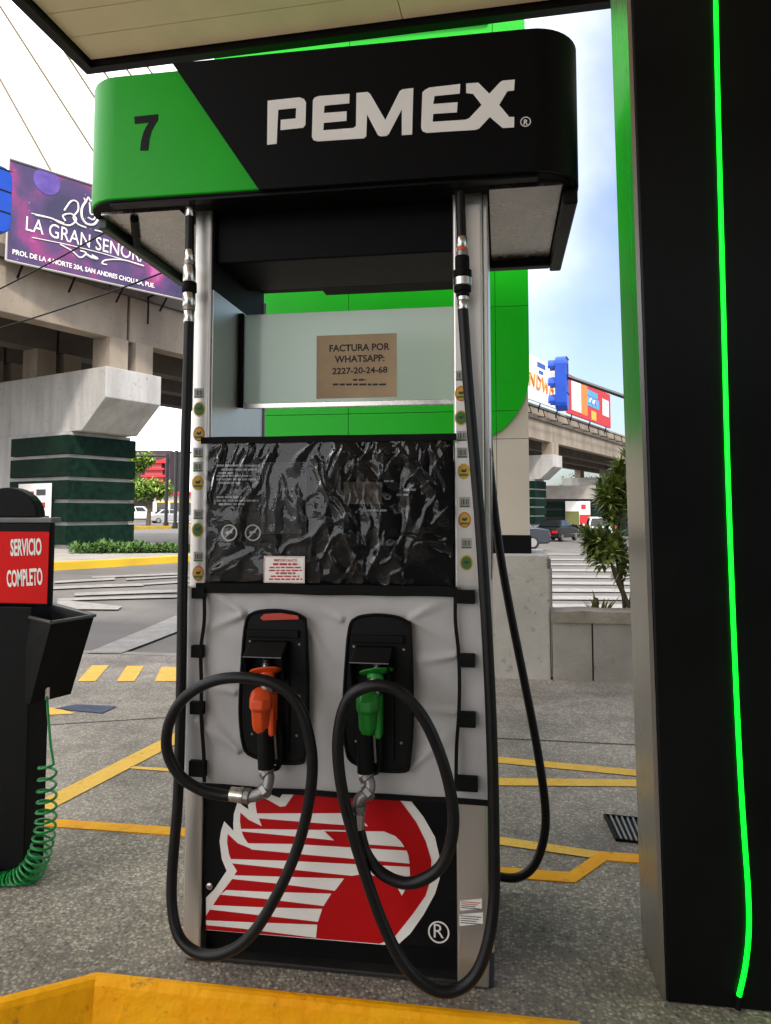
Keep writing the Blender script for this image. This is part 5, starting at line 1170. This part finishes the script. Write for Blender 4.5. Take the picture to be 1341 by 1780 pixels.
# far under the overpass on the right: abutment with bands and a poster
abz = empty('abutment_block', Vector((*D_(985, 905, 66).xy, gz(*D_(985, 905, 66).xy))), 'concrete abutment beam over dark green banded wall beyond the parked cars', 'abutment')
az = abz.location.z
lbox(MB(), 985, 66, -2.6, 6, .3, 3, az, 2.4).build('wall', DKR, abz); lbox(MB(), 985, 66, -2.4, 6, 0, 3, 2.4, 3.6).build('beam', CONC, abz)
for k in range(4): lbox(MB(), 985, 66, -2.6, 6, .1, .29, az + .3 + k * .75, az + .85 + k * .75).build('green_band', DGREEN, abz)
lbox(MB(), 985, 66, -.1, 2.1, -.1, .02, .1, 2.2).build('poster', WHITEL, abz); lbox(MB(), 985, 66, -.1, 1.1, -.13, -.11, .1, 1.3).build('poster_print', mat('poster_olive', (.12, .13, .03), .6), abz); lbox(MB(), 985, 66, 1.15, 2.1, -.13, -.11, .1, 1.0).build('poster_print', REDB, abz); lbox(MB(), 985, 66, 1.3, 1.7, -.13, -.11, 1.5, 1.9).build('poster_print', REDB, abz)

# ---- street poles left
PBK = mat('pole_black', (.012, .012, .013), .5)
def pole(px, dep, h, label, arm=None):
    b = D_(px, 900, dep); b.z = gz(b.x, b.y); e = empty('signal_pole', b, label, 'pole')
    MB().tube([b, b + Vector((0, 0, h))], .13, 10).build('shaft', PBK, e)
    MB().tube([b, b + Vector((0, 0, .4))], .2, 10).build('foot', PBK, e)
    if arm: 
        t = b + Vector((0, 0, h - .15)); MB().tube([t, t + RT * arm], .07, 8).build('mast_arm', PBK, e)
    return b
b = pole(289, 56, 5.6, 'black signal pole with long mast arm beside the bright tree', -3.2)
b2 = pole(305, 54, 5.7, 'black signal pole with short arm by the shop row', 1.2)
def lamp_head(p, dirf, col_, label, s=1.0, group=None):
    """three lens signal head, back towards -dirf"""
    e = empty('traffic_light', p, label, 'traffic light', group); dirf = Vector(dirf).normalized(); sd_ = dirf.cross(Vector((0, 0, 1))).normalized(); zv = Vector((0, 0, 1))
    Q = lambda a, f_, z: p + sd_ * a * s + dirf * f_ * s + zv * z * s
    out = []
    for k in range(9): out.append((.19 * math.cos(math.pi * k / 8), .98 + .17 * math.sin(math.pi * k / 8)))
    for k in range(9): out.append((-.19 * math.cos(math.pi * k / 8), .16 - .17 * math.sin(math.pi * k / 8)))
    MB().prism([Q(a, -.12, z) for a, z in out], dirf * .24 * s).build('housing', col_, e, .02 * s)
    for k in range(3):
        z = .20 + k * .37; vs = []
        m = MB(); seg = 10; ringp = []
        for f_ in (.12, .27):
            for j in range(seg + 1):
                a = math.pi * (-.12 + 1.24 * j / seg); ringp.append(Q(.15 * math.cos(a), f_, z + .15 * math.sin(a)))
        m.add(ringp, [(j, j + 1, seg + 1 + j + 1, seg + 1 + j) for j in range(seg)]); vz = m.build('visor', col_, e)
        so = vz.modifiers.new('thick', 'SOLIDIFY'); so.thickness = .012
        MB().lathe(Q(0, .121, z), dirf, [(0, .13), (.02, .12), (.03, .05)], 14).build('lens', (REDB, YEL, NGREEN)[2 - k], e)
        MB().tube([Q(-.17, -.125, z + .16), Q(.17, -.125, z + .16)], .012 * s, 5).build('seam', PBK, e)
    return e
BLUE = mat('signal_blue', (.005, .06, .42), .35, 0, .1, 3)
TD = 15.5
tp = D_(978, 714, TD); lamp_head(tp, -RT * .93 + FH * .36, BLUE, 'blue traffic light seen from behind on the mast arm before the white billboard')
arm0, arm1 = D_(984, 654, TD), D_(1220, 742, TD * .97)
ms = empty('signal_mast', Vector((arm1.x, arm1.y, gz(arm1.x, arm1.y))), 'dark signal mast whose arm holds the blue traffic light', 'mast')
arm1 = D_(1220, 737, TD * .97)
MB().tube([arm0, arm1], .045, 8).build('mast_arm', PBK, ms); MB().tube([Vector((arm1.x, arm1.y, ms.location.z)), arm1 + Vector((0, 0, .15))], .1, 10).build('mast_pole', PBK, ms)
h_ = D_(986, 632, TD); MB().tube([h_, D_(986, 690, TD)], .025, 6).build('hanger', PBK, ms)
pL = D_(-6, 405, 14.5); lamp_head(pL, -RT * .8 + FH * .6, BLUE, 'blue traffic light at the edge of the purple billboard', 1.15)
lp = D_(14, 300, 14.5); g2 = D_(-60, 900, 14.6)
ml = empty('signal_mast', Vector((g2.x, g2.y, gz(g2.x, g2.y))), 'dark signal mast holding the blue traffic light beside the purple billboard', 'mast')
MB().tube([ml.location, Vector((g2.x, g2.y, D_(-60, 330, 14.6).z))], .1, 10).build('mast_pole', PBK, ml)
MB().tube([D_(-60, 350, 14.6), D_(5, 300, 14.55), D_(5, 345, 14.55)], .03, 6).build('mast_arm', PBK, ml)

# ================================================================== ADDED BLOCKER (shop-shaped, unseen behind the camera; darkens fill and reflections on the dispenser)
shop = empty('fill_blocker', (3, -9.5, 0), 'added dark shop-shaped block unseen behind the camera, dimming fill and reflections on the dispenser', 'light blocker')
MB().box(-1.5, 15, -14.5, -9.5, 0, 4.2).build('wall', mat('blocker_wall', (.10, .10, .10), .6), shop)
for k in range(5):
    x = -1.0 + k * 2.9; wq = MB().box(x, x + 2.4, -9.53, -9.502, .5, 3.0).build('window', mat('blocker_glass', (.012, .014, .016), .08), shop)
    MB().box(x - .06, x + 2.46, -9.56, -9.531, .42, .5).build('sill', BLACKM, wq)
MB().box(-1.6, 15.1, -9.62, -9.502, 3.4, 4.1).build('fascia', mat('blocker_fascia', (.02, .10, .03), .5), shop)

# ================================================================== CARS
GLASS = mat('car_glass', (.012, .014, .016), .06, 0); TYRE = mat('tyre', (.012, .012, .012), .8); RIM = mat('rim', (.45, .45, .46), .3, .9); TAIL = mat('tail_lamp', (.42, .01, .01), .2); PLATE = mat('plate', (.6, .6, .55), .5); TRIM = mat('car_trim', (.015, .015, .015), .5); AMB = mat('amber', (.75, .28, .02), .3)
def car(loc, head, paint, label, kind='sedan'):
    e = empty('parked_car', loc, label, 'car'); f = Vector((math.cos(head), math.sin(head), 0)); s_ = Vector((-f.y, f.x, 0)); o = Vector(loc)
    P = lambda x, y, z: o + f * x + s_ * y + Vector((0, 0, z))
    if kind == 'sedan':
        W = .85; low = [(-2.2, .30), (-2.25, .55), (-2.2, .88), (-1.55, .98), (.75, .97), (1.9, .80), (2.2, .62), (2.22, .35), (2.1, .25), (-2.1, .25)]
        gb = (-1.62, .92, .97); gt = (-.95, .22, 1.42)
    else:
        W = .88; low = [(-2.1, .35), (-2.15, .65), (-2.12, 1.02), (-1.9, 1.06), (.85, 1.05), (1.85, .92), (2.15, .72), (2.18, .4), (2.05, .3), (-2.0, .3)]
        gb = (-2.06, 1.0, 1.05); gt = (-1.75, .25, 1.68)
    body = MB().prism([P(x, -W, z) for x, z in low], s_ * 2 * W).build('body', paint, e, .07, 3, smooth=True)
    wb, wt = W - .06, W - .24
    bq = [(gb[0], -wb), (gb[1], -wb), (gb[1], wb), (gb[0], wb)]; tq = [(gt[0], -wt), (gt[1], -wt), (gt[1], wt), (gt[0], wt)]
    MB().hexa([P(x, y, gb[2] - .03) for x, y in bq], [P(x, y, gt[2]) for x, y in tq]).build('cabin', paint, e, .05, 3, smooth=True)
    bot = [P(x, y, gb[2]) for x, y in bq]; top_ = [P(x, y, gt[2]) for x, y in tq]; ctr = P((gb[0] + gb[1]) / 2, 0, 1.2)
    for k, (a, b_) in enumerate(((0, 1), (1, 2), (2, 3), (3, 0))):
        q = [bot[a], bot[b_], top_[b_], top_[a]]; nrm = (q[1] - q[0]).cross(q[3] - q[0]).normalized()
        if nrm.dot(q[0] - ctr) < 0: nrm = -nrm
        spans = ((.08, .5), (.54, .90)) if k in (0, 2) else ((.07, .93),)
        for t0, t1 in spans:
            def bl(u, v): return (q[0].lerp(q[1], u)).lerp(q[3].lerp(q[2], u), v) + nrm * .006
            MB().prism([bl(t0, .10), bl(t1, .10), bl(t1, .86), bl(t0, .86)], nrm * .006).build('window', GLASS, e, .004)
    for x in (low[0][0] + .78, low[6][0] - .80):
        for sg_ in (-1, 1):
            c = P(x, sg_ * (W - .10), .31); wh = MB().lathe(c - s_ * .10, s_, [(0, .27), (.02, .31), (.20 - .02, .31), (.22, .27)], 20).build('wheel', TYRE, e, smooth=True)
            MB().lathe(c + s_ * (.115 if sg_ > 0 else -.125), s_, [(0, .19), (.01, .19)], 14).build('rim', RIM, wh)
    xb = low[1][0]; zl = low[2][1] - .14
    for sg_ in (-1, 1):
        y0, y1 = sg_ * (W - .40), sg_ * (W - .03)
        if kind == 'sedan': MB().hexa([P(xb - .015, y0, zl - .16), P(xb + .10, y0, zl - .16), P(xb + .10, y1, zl - .16), P(xb - .015, y1, zl - .16)], [P(xb + .02, y0, zl), P(xb + .1, y0, zl), P(xb + .1, y1, zl), P(xb + .02, y1, zl)]).build('tail_lamp', TAIL, e, .01)
        else: MB().hexa([P(xb - .01, sg_ * (W - .2), .72), P(xb + .14, sg_ * (W - .2), .72), P(xb + .14, sg_ * (W + .01), .72), P(xb - .01, sg_ * (W + .01), .72)], [P(xb + .06, sg_ * (W - .16), 1.15), P(xb + .16, sg_ * (W - .16), 1.15), P(xb + .16, sg_ * (W - .03), 1.15), P(xb + .06, sg_ * (W - .03), 1.15)]).build('tail_lamp', TAIL, e, .01)
        MB().hexa([P(low[6][0] - .12, sg_ * (W - .45), .58), P(low[6][0] + .01, sg_ * (W - .45), .58), P(low[6][0] + .01, sg_ * (W - .04), .58), P(low[6][0] - .12, sg_ * (W - .04), .58)], [P(low[6][0] - .15, sg_ * (W - .45), .72), P(low[6][0] - .03, sg_ * (W - .45), .72), P(low[6][0] - .03, sg_ * (W - .04), .72), P(low[6][0] - .15, sg_ * (W - .04), .72)]).build('headlight', PLATE, e, .01)
        MB().box(0, .01, 0, .01, 0, .01) and MB().prism([P(gb[1] - .25, sg_ * (W - .02), gb[2] + .02), P(gb[1] - .10, sg_ * (W - .02), gb[2] + .02), P(gb[1] - .10, sg_ * (W - .02), gb[2] + .16), P(gb[1] - .25, sg_ * (W - .02), gb[2] + .16)], s_ * sg_ * .14).build('mirror', paint, e, .02)
    MB().prism([P(xb - .035, -.26, zl - .14), P(xb - .035, .26, zl - .14), P(xb - .02, .26, zl - .02), P(xb - .02, -.26, zl - .02)], f * .03).build('number_plate', PLATE, e)
    MB().prism([P(low[0][0] - .04, -W + .06, .30), P(low[0][0] - .04, W - .06, .30), P(low[0][0] - .04, W - .06, .50), P(low[0][0] - .04, -W + .06, .50)], f * .1).build('bumper', TRIM if kind != 'sedan' else paint, e, .03)
    return e
def gp(px, dep):
    p = D_(px, 900, dep); return Vector((p.x, p.y, gz(p.x, p.y)))
hd_ = math.atan2(FH.y, FH.x)
car(gp(968, 50), hd_ - R(32), mat('paint_black', (.005, .007, .0065), .3, 0, spec=.3), 'black sedan seen from behind below the bridge pier')
car(gp(1042, 47), hd_ - R(12), mat('paint_white', (.62, .62, .58), .25, 0, coat=.5), 'white hatchback seen from behind, partly behind the shrubs', 'suv')
car(gp(862, 33), hd_ + R(95), mat('paint_slate', (.03, .037, .05), .25, .2, coat=.2), 'slate blue car half hidden behind the totem base', 'sedan')
car(gp(247, 84), hd_ - R(80), MATS['paint_white'], 'far white car parked under the bright green tree', 'suv')
car(gp(297, 76), hd_ - R(60), mat('paint_silver', (.45, .45, .45), .3, .4), 'silver car between the two black signal poles', 'sedan')
